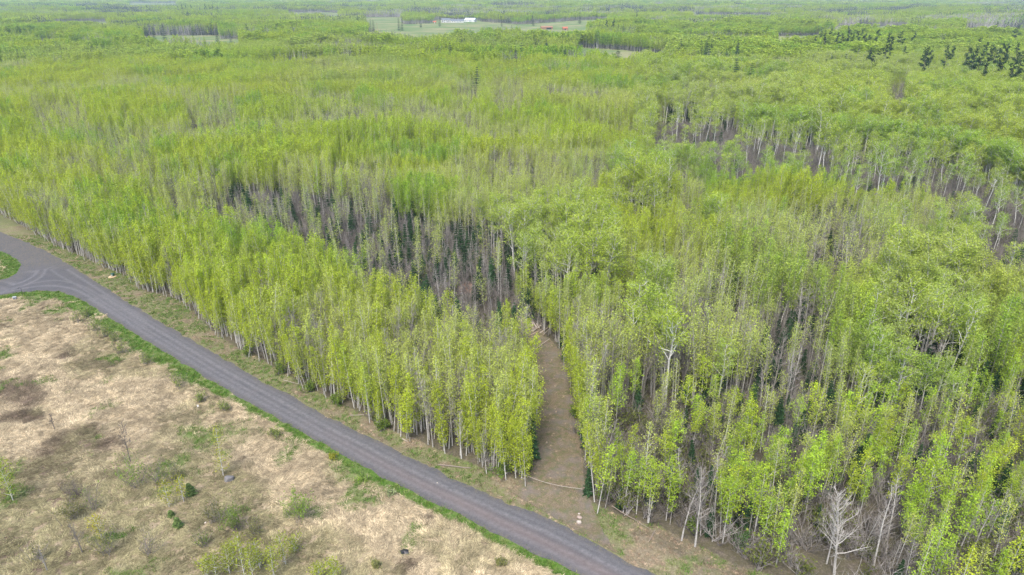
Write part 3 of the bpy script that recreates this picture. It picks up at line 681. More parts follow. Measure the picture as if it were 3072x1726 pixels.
# clumps named in the photograph: old crooked birches, dark spruces, grey snags, leafless trees
def spots(kind, pts, sc, tint, seed, bark=(.6, 1), z=0.0, zone='spot', jit=0):
    rr_ = np.random.default_rng(seed); P = gl(pts, z) + rr_.normal(0, 1, (len(pts), 2)) * jit; n = len(P)
    put(kind, P[:, 0], P[:, 1], sc * rr_.uniform(.85, 1.15, n), np.array(tint) * rr_.uniform(.8, 1.2, (n, 1)), rr_.uniform(*bark, n), rr_, zone)
SPR = (.032, .066, .028)
spots('spruce', [(1105, 715), (1404, 590), (1060, 705), (1180, 760), (1290, 800), (1340, 845), (1205, 805), (1420, 815), (1500, 820), (1252, 842), (1270, 850), (1310, 838), (1390, 838), (1415, 845), (1440, 838), (1455, 845), (1430, 800), (1470, 790), (1560, 790), (1600, 790), (1630, 780), (1120, 770), (1090, 760), (1150, 770), (1000, 700), (1025, 690), (960, 690), (1190, 815), (1210, 830), (1350, 800), (1370, 830), (1500, 860), (1580, 945), (1690, 1040), (1700, 1080), (1400, 770), (1330, 760), (1230, 800), (1660, 800), (1700, 810), (1740, 800)], .62, SPR, 31)
spots('snag', [(1295, 850), (1310, 855), (1365, 860), (1375, 850), (1480, 850), (1225, 845), (1490, 840), (1175, 800)], .7, SPR, 32, (.5, 1))
spots('spruce', [(2640, 1010), (2665, 1040), (2690, 1020), (2720, 1060), (2740, 1010), (2760, 1050), (2650, 960), (2700, 980), (2330, 1040), (2350, 1060), (2380, 1020), (2110, 1230), (2140, 1240), (2250, 1280), (2330, 1300), (2400, 1330), (2160, 1180), (2480, 1260), (2560, 1420), (2950, 1500), (2990, 1520), (2860, 1120), (2810, 1110), (2840, 1160), (2200, 1120), (2300, 1180), (1890, 630), (1920, 640), (2030, 640), (2570, 540), (2600, 600)], .8, SPR, 33)
BI = (.36, .47, .09)
spots('birch', [(1690, 795), (1740, 790), (1800, 780), (1830, 790), (1870, 560), (1900, 550), (1985, 545), (2000, 550), (1940, 560), (1970, 575), (1860, 545), (2560, 620), (2600, 760), (2650, 760), (2690, 770), (2640, 600), (2720, 600), (2810, 760), (2850, 790), (2880, 770), (2910, 780), (2790, 770), (2590, 960), (2680, 950), (2780, 1090), (2830, 1110), (2870, 1110), (2630, 1100), (2590, 1110), (2150, 1240), (2950, 640), (2990, 660), (3040, 690), (2880, 600), (2700, 640)], .80, BI, 34, (.75, 1))
bandL = resample(gl([(2230, 432), (2400, 452), (2600, 482), (2780, 504), (2920, 540), (3072, 612), (3150, 645)]), 2.6, 1)
rr_ = np.random.default_rng(35); bl = np.concatenate([bandL, bandL + [1, 2.4], bandL + [0, 5]]) + rr_.normal(0, .6, (len(bandL) * 3, 2))
put('birch', bl[:, 0], bl[:, 1], rr_.uniform(.8, 1.04, len(bl)), np.array([.33, .47, .07]) * rr_.uniform(.85, 1.15, (len(bl), 1)), rr_.uniform(.6, 1, len(bl)), rr_, 'band')
spots('bare', [(1430, 490), (1445, 495), (1460, 492), (1475, 497), (1490, 490), (1440, 485), (1470, 485), (1215, 500), (1320, 1310), (1265, 1300), (1285, 1316), (1250, 1290), (2085, 1640), (2045, 1620), (2040, 1520), (2140, 1560), (2480, 1690), (2860, 1690), (2900, 1700), (2940, 1660), (2620, 1700)], .92, (0, 0, 0), 36, (.55, 1))
spots('bare_big', [(2503, 1722)], 1.02, (0, 0, 0), 37, (.60, .63))
spots('aspen_low', [(2150, 1600), (2260, 1620), (2350, 1560), (2420, 1540), (2470, 1500), (2570, 1450), (2640, 1460), (2700, 1590), (2760, 1600), (2820, 1580), (2880, 1560), (2930, 1500), (2190, 1450), (2290, 1450), (2000, 1560), (1935, 1560), (1795, 1540), (1860, 1500), (1830, 1460), (2420, 1470), (2600, 1380), (2240, 1380), (2990, 1600), (3030, 1560), (2850, 1440)], .82, LIME * .75 + GRN * .25, 38, (.6, 1), jit=.3)

# far white pines and dark conifers, by where their feet stand
PINES = [(2460, 140), (2475, 150), (2505, 145), (2520, 158), (2585, 140), (2650, 165), (2440, 155), (2665, 180), (2975, 215), (3010, 200), (3045, 210), (3062, 225), (2985, 240), (2760, 215), (2790, 205), (2850, 195), (2925, 240), (2700, 150), (2490, 128), (2540, 150), (2570, 152), (2605, 148), (2625, 150), (2555, 160), (2640, 195), (2615, 235), (2600, 205), (2712, 200), (2735, 132), (2830, 220), (2880, 215), (2910, 228), (2945, 185), (2960, 205), (2930, 165), (2985, 190), (3035, 265), (3055, 255), (3070, 275), (3020, 270), (2995, 255), (2950, 250), (2760, 235), (3040, 130), (2990, 95), (2630, 140), (2590, 160), (2655, 210), (2890, 170), (2545, 110), (535, 32), (548, 34), (560, 33), (575, 33), (620, 33), (630, 34), (640, 33), (655, 32), (440, 28), (326, 24), (1245, 20), (1085, 20), (1910, 62), (888, 20), (1820, 90), (1840, 90)]
def far_spots(kind, pts, sc, tint, seed, zone):
    """base pixel is where the trunk foot would be; canopy in front hides it, so lift the ray to 6 m"""
    spots(kind, [(a, b) for a, b in pts], sc, tint, seed, (.3, .8), 10.0, zone)
far_spots('pine', PINES, 1.3, (.042, .078, .038), 41, 'pine')
FARS = [(2105, 152), (2112, 155), (2120, 150), (2130, 152), (2138, 150), (2146, 150), (2155, 148), (2162, 152), (2172, 148), (2180, 146), (2118, 172), (2125, 185), (2150, 195), (2160, 200), (2190, 236), (2211, 168), (2212, 172), (2216, 162), (2395, 165), (2400, 160), (2445, 170), (2440, 175), (2258, 188), (1608, 152), (1607, 148), (1638, 150), (1640, 155), (1352, 172), (1429, 244), (1852, 185), (1550, 178), (1538, 174), (1694, 168), (1950, 185), (1946, 190), (2305, 240), (2250, 238), (2207, 238), (2043, 160), (318, 100), (312, 98), (420, 100), (437, 98), (460, 102), (490, 98), (380, 92), (650, 108), (690, 105), (745, 98), (820, 100), (185, 80), (1262, 65), (1318, 62), (1075, 70), (1120, 74), (1110, 72), (1196, 72), (1205, 72), (1505, 62), (1600, 60), (1740, 55), (1790, 52), (1810, 86), (1830, 86), (1852, 88), (1870, 92), (1890, 90), (1800, 92), (1780, 90)]
far_spots('spruce', FARS, 2.2, (.036, .066, .036), 42, 'far conifer')
far_spots('spruce', [(2670 + 9 * k, 40 + 1.4 * k) for k in range(12)] + [(2800 + 8 * k, 42 + k) for k in range(8)] + [(2870 + 9 * k, 78 + k) for k in range(7)], 1.9, (.024, .05, .032), 43, 'far conifer')
far_spots('spruce', [(2420 + 14 * k, 165 + (k * 37 % 50)) for k in range(14)] + [(2090 + 11 * k, 140 + (k * 29 % 34)) for k in range(12)], 2.1, (.026, .05, .028), 44, 'far conifer')

X_ = np.concatenate(T['x']); Y_ = np.concatenate(T['y']); Z_ = np.concatenate(T['z']); PK = np.concatenate(T['pick']); SC = np.concatenate(T['scl']); TI = np.concatenate(T['tint']); BK = np.concatenate(T['bark']); KD = np.array(T['kind'], object); ZN = np.array(T['zone'], object)
RZ = r.uniform(0, 6.283, len(X_))
SPECIES = {'aspen': 'aspen', 'aspen_edge': 'aspen', 'aspen_low': 'aspen', 'aspen_thin': 'aspen', 'birch': 'birch', 'bare': 'bare', 'bare_big': 'bare', 'spruce': 'spruce', 'snag': 'spruce', 'pine': 'pine'}
SPEC = np.array([SPECIES[k] for k in KD], object)
Uc, Vc, Dc = project(X_, Y_, Z_ + 8 * SC)
Ub, Vb, Db = project(X_, Y_, Z_)
inview = (Uc > -25) & (Uc < 3097) & (Vc > 0) & (Vc < 1745)
solo = np.zeros(len(X_), bool)
for sp_, lim in (('aspen', 300), ('birch', 290), ('bare', 240), ('spruce', 295), ('pine', 80)):
    i = np.where((SPEC == sp_) & inview)[0]; size = SC[i] / Dc[i] * (1 if sp_ != 'spruce' else 1)
    solo[i[np.argsort(-size)[:lim]]] = True
LEAN = np.where(ZN == 'edge', .075, .04); ROT3 = np.stack([r.normal(0, 1, len(X_)) * LEAN, r.normal(0, 1, len(X_)) * LEAN, RZ], 1)
# ------------------------------------------------------------------ individual trees: an Empty at the foot > trunk, crown
ONES = 'zeroth first second third fourth fifth sixth seventh eighth ninth tenth eleventh twelfth thirteenth fourteenth fifteenth sixteenth seventeenth eighteenth nineteenth'.split()
CARD = 'zero one two three four five six seven eight nine'.split()
TENS = {2: 'twent', 3: 'thirt', 4: 'fort', 5: 'fift', 6: 'sixt', 7: 'sevent', 8: 'eight', 9: 'ninet'}
def ordinal(n):
    if n < 20: return ONES[n]
    if n < 100: return TENS[n // 10] + ('ieth' if n % 10 == 0 else 'y-' + ONES[n % 10])
    h = 'hundred' if n < 200 else CARD[n // 100] + '-hundred'; return h + ('th' if n % 100 == 0 else '-' + ordinal(n % 100))
def hue(c):
    g = c[0] / max(c[1], 1e-3); b = c[2] / max(c[1], 1e-3)
    if b > .2: return 'pale olive'
    return 'yellow-green' if g > .86 else 'lime green' if g > .70 else 'fresh green'
def size_word(s): return 'tall' if s > 1.02 else 'short' if s < .72 else 'slender'
LM = {'white leafless tree': gp(2503, 1722)}
WE_L = resample(gl([(1760, 1500), (1850, 1545), (1990, 1585), (2070, 1625), (2200, 1690), (2330, 1735), (2700, 1850)]), .5, 1)
FR_L = resample(front[::-1], .5, 1); TRL = resample(gl(TR_R[2:]), .5, 1)
KINDNAME = {'aspen': ('aspen_tree', 'aspen'), 'birch': ('birch_tree', 'birch'), 'bare': ('leafless_tree', 'leafless tree'), 'spruce': ('spruce_tree', 'spruce'), 'pine': ('pine_tree', 'pine')}
GROUP = {'aspen': 'young aspens of the roadside wood', 'birch': 'old white stemmed birches', 'bare': 'grey leafless trees', 'spruce': 'dark spruces among the aspens', 'pine': 'tall white pines on the far rise'}
def adj(i):
    k = KD[i]
    if k == 'aspen_thin': return size_word(SC[i]) + ' thinly leafed'
    if k in ('aspen', 'aspen_edge', 'aspen_low'): return size_word(SC[i]) + ' ' + hue(TI[i])
    if k == 'birch': return 'white stemmed spreading' if BK[i] > .75 else 'grey stemmed spreading'
    if k in ('bare', 'bare_big'): return 'pale stemmed' if BK[i] > .7 else 'grey brown'
    if k == 'snag': return 'dead grey'
    if k == 'pine': return 'dark ragged'
    return 'dark green ' + ('young' if SC[i] < .65 else 'pointed')
labels = {}
sidx = np.where(solo)[0]
fronts = {}
for i in sidx:                                          # aspens in the first line of an edge are counted along it; the others stand behind one of those
    if SPEC[i] != 'aspen': continue
    for nm, line, where in (('road', FR_L, 'roadside aspen up from the trail mouth'), ('trail', TRL, 'trailside aspen in from the road'), ('verge', WE_L, 'verge aspen past the trail mouth')):
        d = np.hypot(line[:, 0] - X_[i], line[:, 1] - Y_[i]); j = int(np.argmin(d)); fronts.setdefault(nm, [where, []])[1].append((j, float(d[j]), i))
best = {}
for nm, (where, L) in fronts.items():
    for j, d, i in L:
        if i not in best or d < best[i][1]: best[i] = (nm, d, j)
for nm, (where, L) in fronts.items():
    mine = sorted([(best[i][2], best[i][1], i) for i in best if best[i][0] == nm])
    edge = []
    for j, d, i in mine:
        if d < 2.6 and (not edge or j - edge[-1][0] >= 2): edge.append((j, i))
    if not edge: edge = [(mine[0][0], mine[0][2])] if mine else []
    ed = {i: n + 1 for n, (j, i) in enumerate(edge)}; js = np.array([j for j, _ in edge]); rows = {}
    for j, d, i in mine:
        if i in ed: labels[i] = f'{adj(i)} aspen, {ordinal(ed[i])} {where}'
        else: rows.setdefault(int(np.argmin(np.abs(js - j))) + 1, []).append((d, i))
    for n, L2 in rows.items():
        for q, (d, i) in enumerate(sorted(L2)): labels[i] = f'{adj(i)} aspen, {ordinal(q + 1)} back behind the {ordinal(n)} {where}'
MARKS = {'log pile': (1605, 980), 'branch heap': (1418, 868), 'trail mouth': (1640, 1470), 'white leafless tree': (2560, 1600), 'road junction': (170, 800), 'dark spruce hollow': (2750, 1000), 'grey brush gap': (2370, 1050), 'white birch clump': (1930, 560), 'birches behind the log pile': (1760, 770), 'tall birch gap': (2650, 480), 'small dark gap': (2100, 350), 'leafless clump mid forest': (1455, 480), 'white farmhouse': (1345, 66), 'small hay field': (1860, 158), 'green utility pedestal': (339, 826), 'far pine row': (2600, 140), 'brushy hollow': (1000, 700), 'far hay field shed': (1640, 88), 'boulders at the trail mouth': (1780, 1500), 'corner of the roadside stand': (1540, 1300)}
MK = list(MARKS); MP = np.array([MARKS[k] for k in MK], float)
for i in [i for i in labels if ' back behind ' in labels[i]]:
    if any(labels[i].split(', ')[1].startswith(ordinal(n) + ' back') for n in range(1, 9)): continue
    del labels[i]                                       # deep in the wood: named after a landmark instead
oth = {}
for i in sidx:
    if i in labels: continue
    d = np.hypot(MP[:, 0] - Uc[i], 1.6 * (MP[:, 1] - Vc[i])); j = int(np.argmin(d)); oth.setdefault((SPEC[i], adj(i), MK[j]), []).append((d[j], i))
for (sp_, ad, lm), L in oth.items():
    for q, (d, i) in enumerate(sorted(L)):
        labels[i] = f'{ad} {KINDNAME[sp_][1]}, {ordinal(q + 1)} like it from the {lm}'
wl = [i for i in sidx if SPEC[i] == 'bare' and math.hypot(X_[i] - LM['white leafless tree'][0], Y_[i] - LM['white leafless tree'][1]) < 1.0]
for i in wl[:1]: labels[i] = 'biggest white leafless tree with wide bare limbs in the roadside brush'
for i in sidx:
    sp_ = SPEC[i]; nm, ct = KINDNAME[sp_]; tm, cm, _ = PROTO[KD[i]][PK[i]]
    t_ = thing(nm, labels[i], 'tree', (X_[i], Y_[i], Z_[i]), 0, 1, GROUP[sp_])
    t_.rotation_euler = ROT3[i]; t_.scale = (SC[i], SC[i], SC[i])
    a = link('trunk', tm, t_); a['bark_tint'] = float(BK[i])
    if cm: c_ = link('crown', cm, t_); c_['leaf_tint'] = [float(q) for q in TI[i]]; c_['bark_tint'] = float(BK[i])
for sp_, nm, lab in (('aspen', 'aspen_wood', 'unbroken lime green young aspen wood spreading to the far fields'), ('birch', 'birch_wood', 'pale stemmed old birches mixed through the aspen wood'), ('bare', 'leafless_wood', 'grey leafless trees scattered through the green wood'), ('spruce', 'spruce_wood', 'dark small spruces scattered under the aspens')):
    i = np.where((SPEC == sp_) & ~solo)[0]
    if len(i) == 0: continue
    ks = [k for k in PROTO if SPECIES.get(k) == sp_]; off = {}; ms = []
    for k in ks: off[k] = len(ms); ms += [p[2] for p in PROTO[k]]
    pk = np.array([off[KD[j]] + PK[j] for j in i])
    sx = SC[i] * r.uniform(.85, 1.2, len(i))
    scatter(nm, np.stack([X_[i], Y_[i], Z_[i]], 1), ms, pk, ROT3[i], np.stack([sx, sx, SC[i]], 1), TI[i], BK[i], lab)

# middle distance and far country
def far_zone(name, y0, y1, s, lab, zones):
    x, y = jgrid(y0, y1, s, r)
    for c in CLEAR: k = ~inside(c, x, y); x, y = x[k], y[k]
    return x, y
x, y = far_zone('mid', 560, 1150, 2.5, '', None)
g = fbm(x, y, 70, 81); h_ = fbm(x, y, 160, 82); e2 = fbm(x, y, 90, 83); q = r.uniform(0, 1, len(x))
k = q < .97 - 1.3 * sstep(.60, .70, fbm(x, y * 1.6, 70, 81)); x, y, g, h_, e2 = x[k], y[k], g[k], h_[k], e2[k]; q = r.uniform(0, 1, len(x))
km = [k for k in ('aspen_far', 'birch_far', 'bare_far', 'spruce_far')]; off = np.cumsum([0] + [len(PROTO[k]) for k in km]); ms = [p[2] for k in km for p in PROTO[k]]
kd = np.zeros(len(x), int); right_ = x > .22 * y
kd[(fbm(x, y, 80, 84) > np.where(right_, .46, .6)) & (q < .6)] = 1; kd[(fbm(x, y * 1.5, 80, 83) > .60) & (q < .75)] = 2; kd[q > .955] = 2; kd[(fbm(x, y * 1.5, 100, 85) > .62) & (q > .8) & (q < .95)] = 3
pk = np.array([off[a] + int(b * (off[a + 1] - off[a])) for a, b in zip(kd, r.uniform(0, .999, len(x)))])
age = np.floor(fbm(x + 20 * fbm(x, y, 40, 88), y * 1.5, 130, 87, 2) * 10) % 3; sc = (.80 + .17 * age + .3 * (fbm(x, y, 60, 86) - .4)) * r.uniform(.85, 1.15, len(x)); sc[kd == 3] *= 1.5; ti = tints(x, y, r) * .8 + .2 * GRN; ti[kd == 3] = np.array([.026, .05, .028]) * 1.1
ti[kd == 1] = ti[kd == 1] * .6 + .4 * np.array([.34, .46, .09])
sx = sc * r.uniform(1.0, 1.35, len(x))
scatter('wood_middle_distance', np.stack([x, y, height(x, y) - .1], 1), ms, pk, np.stack([0 * x, 0 * x, r.uniform(0, 6.28, len(x))], 1), np.stack([sx, sx, sc], 1), ti, r.uniform(.2, .9, len(x)), 'green wood rolling away below the hay fields')
for nm, y0, y1, s, kd_, nb_ in (('wood_far', 1150, 2300, 11.5, 'block', 6), ('wood_farthest', 2300, 8200, 25, 'block_wide', 5)):
    x, y = far_zone(nm, y0, y1, s, '', None)
    g = fbm(x, y, 130 * s / 11, 91); k = r.uniform(0, 1, len(x)) < 1.0 - 1.2 * sstep(.62, .75, g); x, y = x[k], y[k]
    e = fbm(x, y * 1.6, 150 * s / 11, 92) + r.normal(0, .03, len(x)); nP = len(PROTO[kd_]) - 2
    pk = np.where(e > .545, r.integers(nb_, nP, len(x)), r.integers(0, nb_, len(x))); dkm = (fbm(x * .8, y * 2.2, 120 * s / 11, 96) > .64) & (r.uniform(0, 1, len(x)) < .7); pk[dkm] = nP + r.integers(0, 2, dkm.sum())
    age = np.floor(fbm(x, y * 1.5, 200 * s / 11, 94, 2) * 10) % 3; sc = (.78 + .2 * age + .3 * (fbm(x, y, 120, 93) - .4)) * r.uniform(.88, 1.12, len(x)); ti = tints(x * .35, y * .35, r) * .8 + .2 * GRN; ti[dkm] = np.array([.035, .062, .036]) * r.uniform(.8, 1.3, (dkm.sum(), 1))
    scatter(nm, np.stack([x, y, height(x, y) - .1], 1), [p[2] for p in PROTO[kd_]], pk, np.stack([0 * x, 0 * x, r.integers(0, 4, len(x)) * 1.5708 + r.normal(0, .2, len(x))], 1), np.stack([np.ones(len(x)), np.ones(len(x)), sc], 1), ti, r.uniform(.2, .8, len(x)), 'far wood fading to blue towards the horizon' if s > 20 else 'wood beyond the hay fields')

# undergrowth: leafless alder and hazel on the forest floor
x, y = jgrid(42, 330, 1.8, r)
k = ~inside(OPEN, x, y) & (~inside(TRAIL, x, y) | ((pdist(TRAIL, x, y, True) < .95) & (r.uniform(0, 1, len(x)) < .7))) & (pdist(ROAD, x, y, True) > 2) & ~((pdist(fe, x, y) < pdist(we, x, y)) & (y < 140)); x, y = x[k], y[k]
wt = gp(2503, 1722); k = np.hypot(x - wt[0], y - wt[1]) > 3.2; x, y = x[k], y[k]
st = inside(STRIP, x, y); bd = inside(BAND, x, y)
for c, hk in HOLES: bd |= inside(c, x, y)
u_, v_, d_ = project(x, y, 0 * x); lo_ = (x > gp(1740, 1100)[0]) & (v_ > 1230)
k = r.uniform(0, 1, len(x)) < np.where(st | bd, .98, np.where(lo_, .95, .45)); x, y, st, bd, lo_ = x[k], y[k], st[k], bd[k], lo_[k]
lf_ = r.uniform(0, 1, len(x)) < np.where(bd, .08, np.where(st, .12, np.where(lo_, .22, .33)))
ms = [p[2] for p in PROTO['brush']] + [p[2] for p in PROTO['brush_leafy']]; pk = np.where(lf_, r.integers(4, 8, len(x)), r.integers(0, 4, len(x)))
sc = r.uniform(.6, 1.25, len(x)) * np.where(st | bd, 1.3, np.where(lo_, 1.3, .95))
scatter('undergrowth', np.stack([x, y, g_z(x, y)], 1), ms, pk, np.stack([0 * x, 0 * x, r.uniform(0, 6.28, len(x))], 1), np.stack([sc * 1.1, sc * 1.1, sc], 1), np.array([.17, .2, .05]) * r.uniform(.6, 1.3, (len(x), 1)), r.uniform(0, .9, len(x)) * np.where(bd, .85, 1), 'grey brown leafless brush on the forest floor')

# matted dry grass and new green grass in the field and along the verges
def tuft(seed, n, L, flat, wdt, bow=.35):
    rr_ = np.random.default_rng(seed); b = MB()
    for k in range(n):
        a = rr_.normal(0, .62) if flat else rr_.uniform(0, 6.28); el = R(rr_.uniform(4, 26) if flat else rr_.uniform(35, 80)); l = L * rr_.uniform(.55, 1.25); p = np.array([rr_.normal(0, .22), rr_.normal(0, .22), 0])
        d = np.array([math.cos(a) * math.cos(el), math.sin(a) * math.cos(el), math.sin(el)]); s = np.array([-math.sin(a), math.cos(a), 0]) * wdt * .5
        m1, e = p + d * l * .55, p + d * l * np.array([1, 1, 1 - bow]) - np.array([0, 0, bow * .12 * l])
        b.add([p - s, p + s, m1 + s * .9, m1 - s * .9, e], [(0, 1, 2, 3), (3, 2, 4)], rr_.uniform(0, 1))
    return b.mesh('grass_tuft', [M['straw']])
TUFT = [tuft(900 + k, 22, .55, True, .05) for k in range(4)] + [tuft(910 + k, 22, .30, False, .035, .2) for k in range(3)]
def grass(name, x, y, pk, rz, sc, ti, lab):
    scatter(name, np.stack([x, y, g_z(x, y) + .01], 1), TUFT, pk, np.stack([0 * x, 0 * x, rz], 1), np.stack([sc, sc, sc], 1), ti, 0 * x + .5, lab)
n = 150000; x = r.uniform(-150, 40, n); y = r.uniform(38, 175, n)
k = frustum(x, y, 0 * x, 160, mv1=160); x, y = x[k], y[k]
A = ground_attrs(x, y); opn = (inside(OPEN, x, y) | (pdist(isl, x, y) < 6)) & ~inside(ROAD, x, y) & ~inside(TRAIL, x, y) & (pdist(ROAD, x, y, True) > .1)
far_ = np.hypot(x, y); fld = opn & (A[:, 0] > .95)
q = r.uniform(0, 1, len(x))
i = fld & (q > A[:, 1] * 1.05)
ang = fbm(x, y, 12, 95, 2) * 13 + fbm(x, y, 2.2, 96, 2) * 6
DK_, OL_ = field_masks(x, y)
dk = np.clip(DK_ * .95 + .3 * sstep(.52, .75, fbm(x, y, 2.2, 97)), 0, 1)[:, None]
STR, BRN = np.array([.51, .42, .275]), np.array([.185, .145, .10])
olive = np.clip(.9 * OL_ + .55 * sstep(.5, .66, fbm(x, y, 7, 98)), 0, .85)[:, None]
ti = (STR * (1 - dk) + BRN * dk) * (1 - olive) + np.array([.29, .265, .14]) * olive; ti = ti * (r.uniform(.62, 1.25, (len(x), 1)) * (.58 + .8 * fbm(x, y, 1.8, 99))[:, None])
grass('dry_grass', x[i], y[i], r.integers(0, 4, i.sum()), ang[i] + r.normal(0, .3, i.sum()), r.uniform(.65, 1.25, i.sum()), ti[i], 'pale matted dry grass lying in swirls across the open field')
i = opn & (q < A[:, 1] * 1.05)
gt = np.where((r.uniform(0, 1, len(x)) < .7)[:, None], np.array([.10, .20, .03]), np.array([.18, .23, .06])) * r.uniform(.7, 1.25, (len(x), 1))
grass('green_grass', x[i], y[i], r.integers(4, 7, i.sum()), r.uniform(0, 6.28, i.sum()), r.uniform(.6, 1.2, i.sum()), gt[i], 'fresh green grass in a strip along the gravel road')
i = (opn & ~fld & (q > A[:, 1]) & (r.uniform(0, 1, len(x)) < .7)) | (inside(TRAIL, x, y) & ~inside(ROAD, x, y) & (r.uniform(0, 1, len(x)) < .55))
grass('short_dry_grass', x[i], y[i], r.integers(0, 7, i.sum()), r.uniform(0, 6.28, i.sum()), r.uniform(.3, .65, i.sum()), (np.array([.36, .275, .19]) * r.uniform(.5, 1.35, (len(x), 1)))[i], 'short withered grass and leaves on the verge and trail')
# ------------------------------------------------------------------ single things in the field and along the road
def tall(u, vb, vt):
    x, y = gp(u, vb); lo, hi = 0.05, 30
    for _ in range(40):
        mid = (lo + hi) / 2
        if project(x, y, mid)[1] > vt: lo = mid
        else: hi = mid
    return lo
def wide(u, v, px): return px * project(*gp(u, v), 0)[2] / FOC
def plant(name, label, cat, u, v, wood, leaf, tint, bark, parts=('stem', 'leaves'), rz=0.0, group=None, mats=('twig', 'leaf')):
    x, y = gp(u, v); t_ = thing(name, label, cat, (x, y, float(g_z(np.array([x]), np.array([y]))[0]) - .03), rz, 1, group)
    a = link(parts[0], wood.mesh(name + '_wood', [M[mats[0]]]), t_); a['bark_tint'] = bark
    if leaf is not None and leaf.n: b_ = link(parts[1], leaf.mesh(name + '_leaf', [M[mats[1]]]), t_); b_['leaf_tint'] = list(map(float, tint)); b_['bark_tint'] = bark
    return t_
def bush(u, vb, vt, wpx, tint, label, seed, nl=700, group='green bushes in the dry field', bark=.3):
    H = tall(u, vb, vt); W = wide(u, vb, wpx); wb, lf = brush(seed, H * 1.1, 16, max(.5, W / 1.9), int(nl * 1.15), .15, 6)
    return plant('bush', label, 'bush', u, vb, wb, lf, tint, bark, ('stems', 'leaves'), group=group)
def sapling(u, vb, vt, tint, label, seed, nl=600, group='young birch saplings in the field', cr=.75, bark=.85):
    H = tall(u, vb, vt); wb, lf = aspen(seed, H, .14, cr * 1.15, int(nl * 1.15), .15, 24, 1, 1, .05, .022 + .006 * H)
    return plant('sapling', label, 'sapling', u, vb, wb, lf, tint, bark, ('trunk', 'crown'), group=group, mats=('bark', 'leaf'))
YG, MG, OG, DG = np.array([.42, .44, .05]), np.array([.22, .32, .06]), np.array([.24, .25, .09]), np.array([.06, .13, .03])
sapling(670, 1427, 1288, np.array([.38, .40, .06]), 'tall thin yellow-green sapling standing beside the grey boulder', 1001, 460, cr=.85)
sapling(40, 1503, 1385, np.array([.34, .42, .05]), 'bushy green birch sapling with white stem at the field edge', 1002, 700, cr=1.2)
sapling(552, 1506, 1432, YG * .85, 'small yellow-green sapling with white stem beside the dark little spruce', 1003, 260)
sapling(508, 1522, 1440, YG * .8, 'small yellow-green sapling leaning over its taller neighbour by the spruce', 1004, 320)
for k, (u, vb, vt) in enumerate([(690, 1722, 1640), (650, 1735, 1668), (735, 1735, 1610), (780, 1705, 1622), (822, 1730, 1640), (857, 1692, 1606), (884, 1655, 1618), (622, 1730, 1672), (960, 1742, 1690), (1003, 1745, 1682), (700, 1690, 1630), (760, 1742, 1650)]):
    what = ['tallest', 'bushy', 'slim', 'bent', 'two-topped', 'bright', 'tiny', 'pale', 'low', 'lone', 'wispy', 'dense'][k]
    by = ['in the thicket low in the field', 'at the thicket edge in olive grass', 'in the middle of the field thicket', 'beside the slim one in the thicket', 'in the thicket towards the road', 'on top of the thicket towards the road', 'just up from the thicket', 'at the far end of the thicket', 'between thicket and dry bank', 'on the dry bank past the thicket', 'behind the thicket', 'at the foot of the thicket'][k]
    sapling(u, vb, vt, (YG * .55 + MG * .45) * (.85 + .04 * (k % 5)), f'{what} yellow-green birch sapling {by}', 1010 + k, 420, 'sapling thicket low in the field', .95)
bush(412, 1462, 1376, 66, MG, 'feathery pale green willow bush near the thin bare sapling', 1031, 700)
bush(470, 1450, 1385, 40, MG * .8, 'thin grey green bush beside the feathery willow', 1032, 260)
bush(530, 1435, 1395, 55, OG, 'low olive bush above the two small saplings', 1033, 260)
bush(905, 1556, 1487, 92, MG * 1.05, 'round fresh green willow bush close to the pale dry bank', 1034, 1300)
bush(703, 1592, 1516, 60, MG * .8, 'upright dark green willow bush in the olive grass', 1035, 800)
bush(648, 1572, 1520, 62, OG * .7, 'brownish green bush beside the upright willow', 1036, 420)
bush(768, 1602, 1560, 60, OG * .9, 'low olive bush on the other side of the upright willow', 1037, 360)
bush(215, 1562, 1512, 78, OG * .75, 'low dull olive bush below the purple brown one', 1038, 620)
bush(320, 1662, 1590, 66, OG, 'tangled olive bush under a yellow sapling', 1039, 560)
sapling(308, 1620, 1548, np.array([.42, .40, .04]), 'yellow leafed sapling growing out of the tangled olive bush', 1040, 300)
bush(445, 1665, 1600, 40, OG * .8, 'small half bare bush in the lower field', 1041, 120)
bush(612, 1640, 1600, 40, MG * .7, 'small green tuft of willow in the lower field', 1042, 240)
bush(285, 1530, 1470, 40, MG * .8, 'little green sprout by the purple brown bush', 1043, 160)
bush(110, 1680, 1640, 60, OG * .7, 'flat brownish bush in the low corner of the field', 1044, 200)
H_ = tall(222, 1497, 1440)
wb, lf = brush(1050, 2.6, 26, 1.5, 0, .1, 8); plant('bush', 'leafless purple brown bush spreading over dark matted grass', 'bush', 222, 1497, wb, None, DG, .05, ('stems', 'leaves'))
def bare_sap(u, vb, vt, label, seed, cr=.8, bark=.1):
    H = tall(u, vb, vt); wb, tw = bare_tree(seed, H, .3, cr, 1, .07, (35, 65)); plant('sapling', label, 'sapling', u, vb, wb, tw, DG, bark, ('trunk', 'twigs'), group='bare saplings in the field', mats=('twig', 'twig'))
bare_sap(391, 1384, 1266, 'thin leafless reddish brown sapling alone in the dry field', 1051, 1.3)
bare_sap(247, 1657, 1570, 'small leafless sapling in the lower field beside the olive bush', 1052, .9, .3)
bare_sap(142, 1712, 1645, 'slim grey leafless sapling in the low corner of the field', 1053, .4, .8)
bare_sap(165, 1290, 1238, 'small brown dead weed stalk in the upper field', 1054, .5)
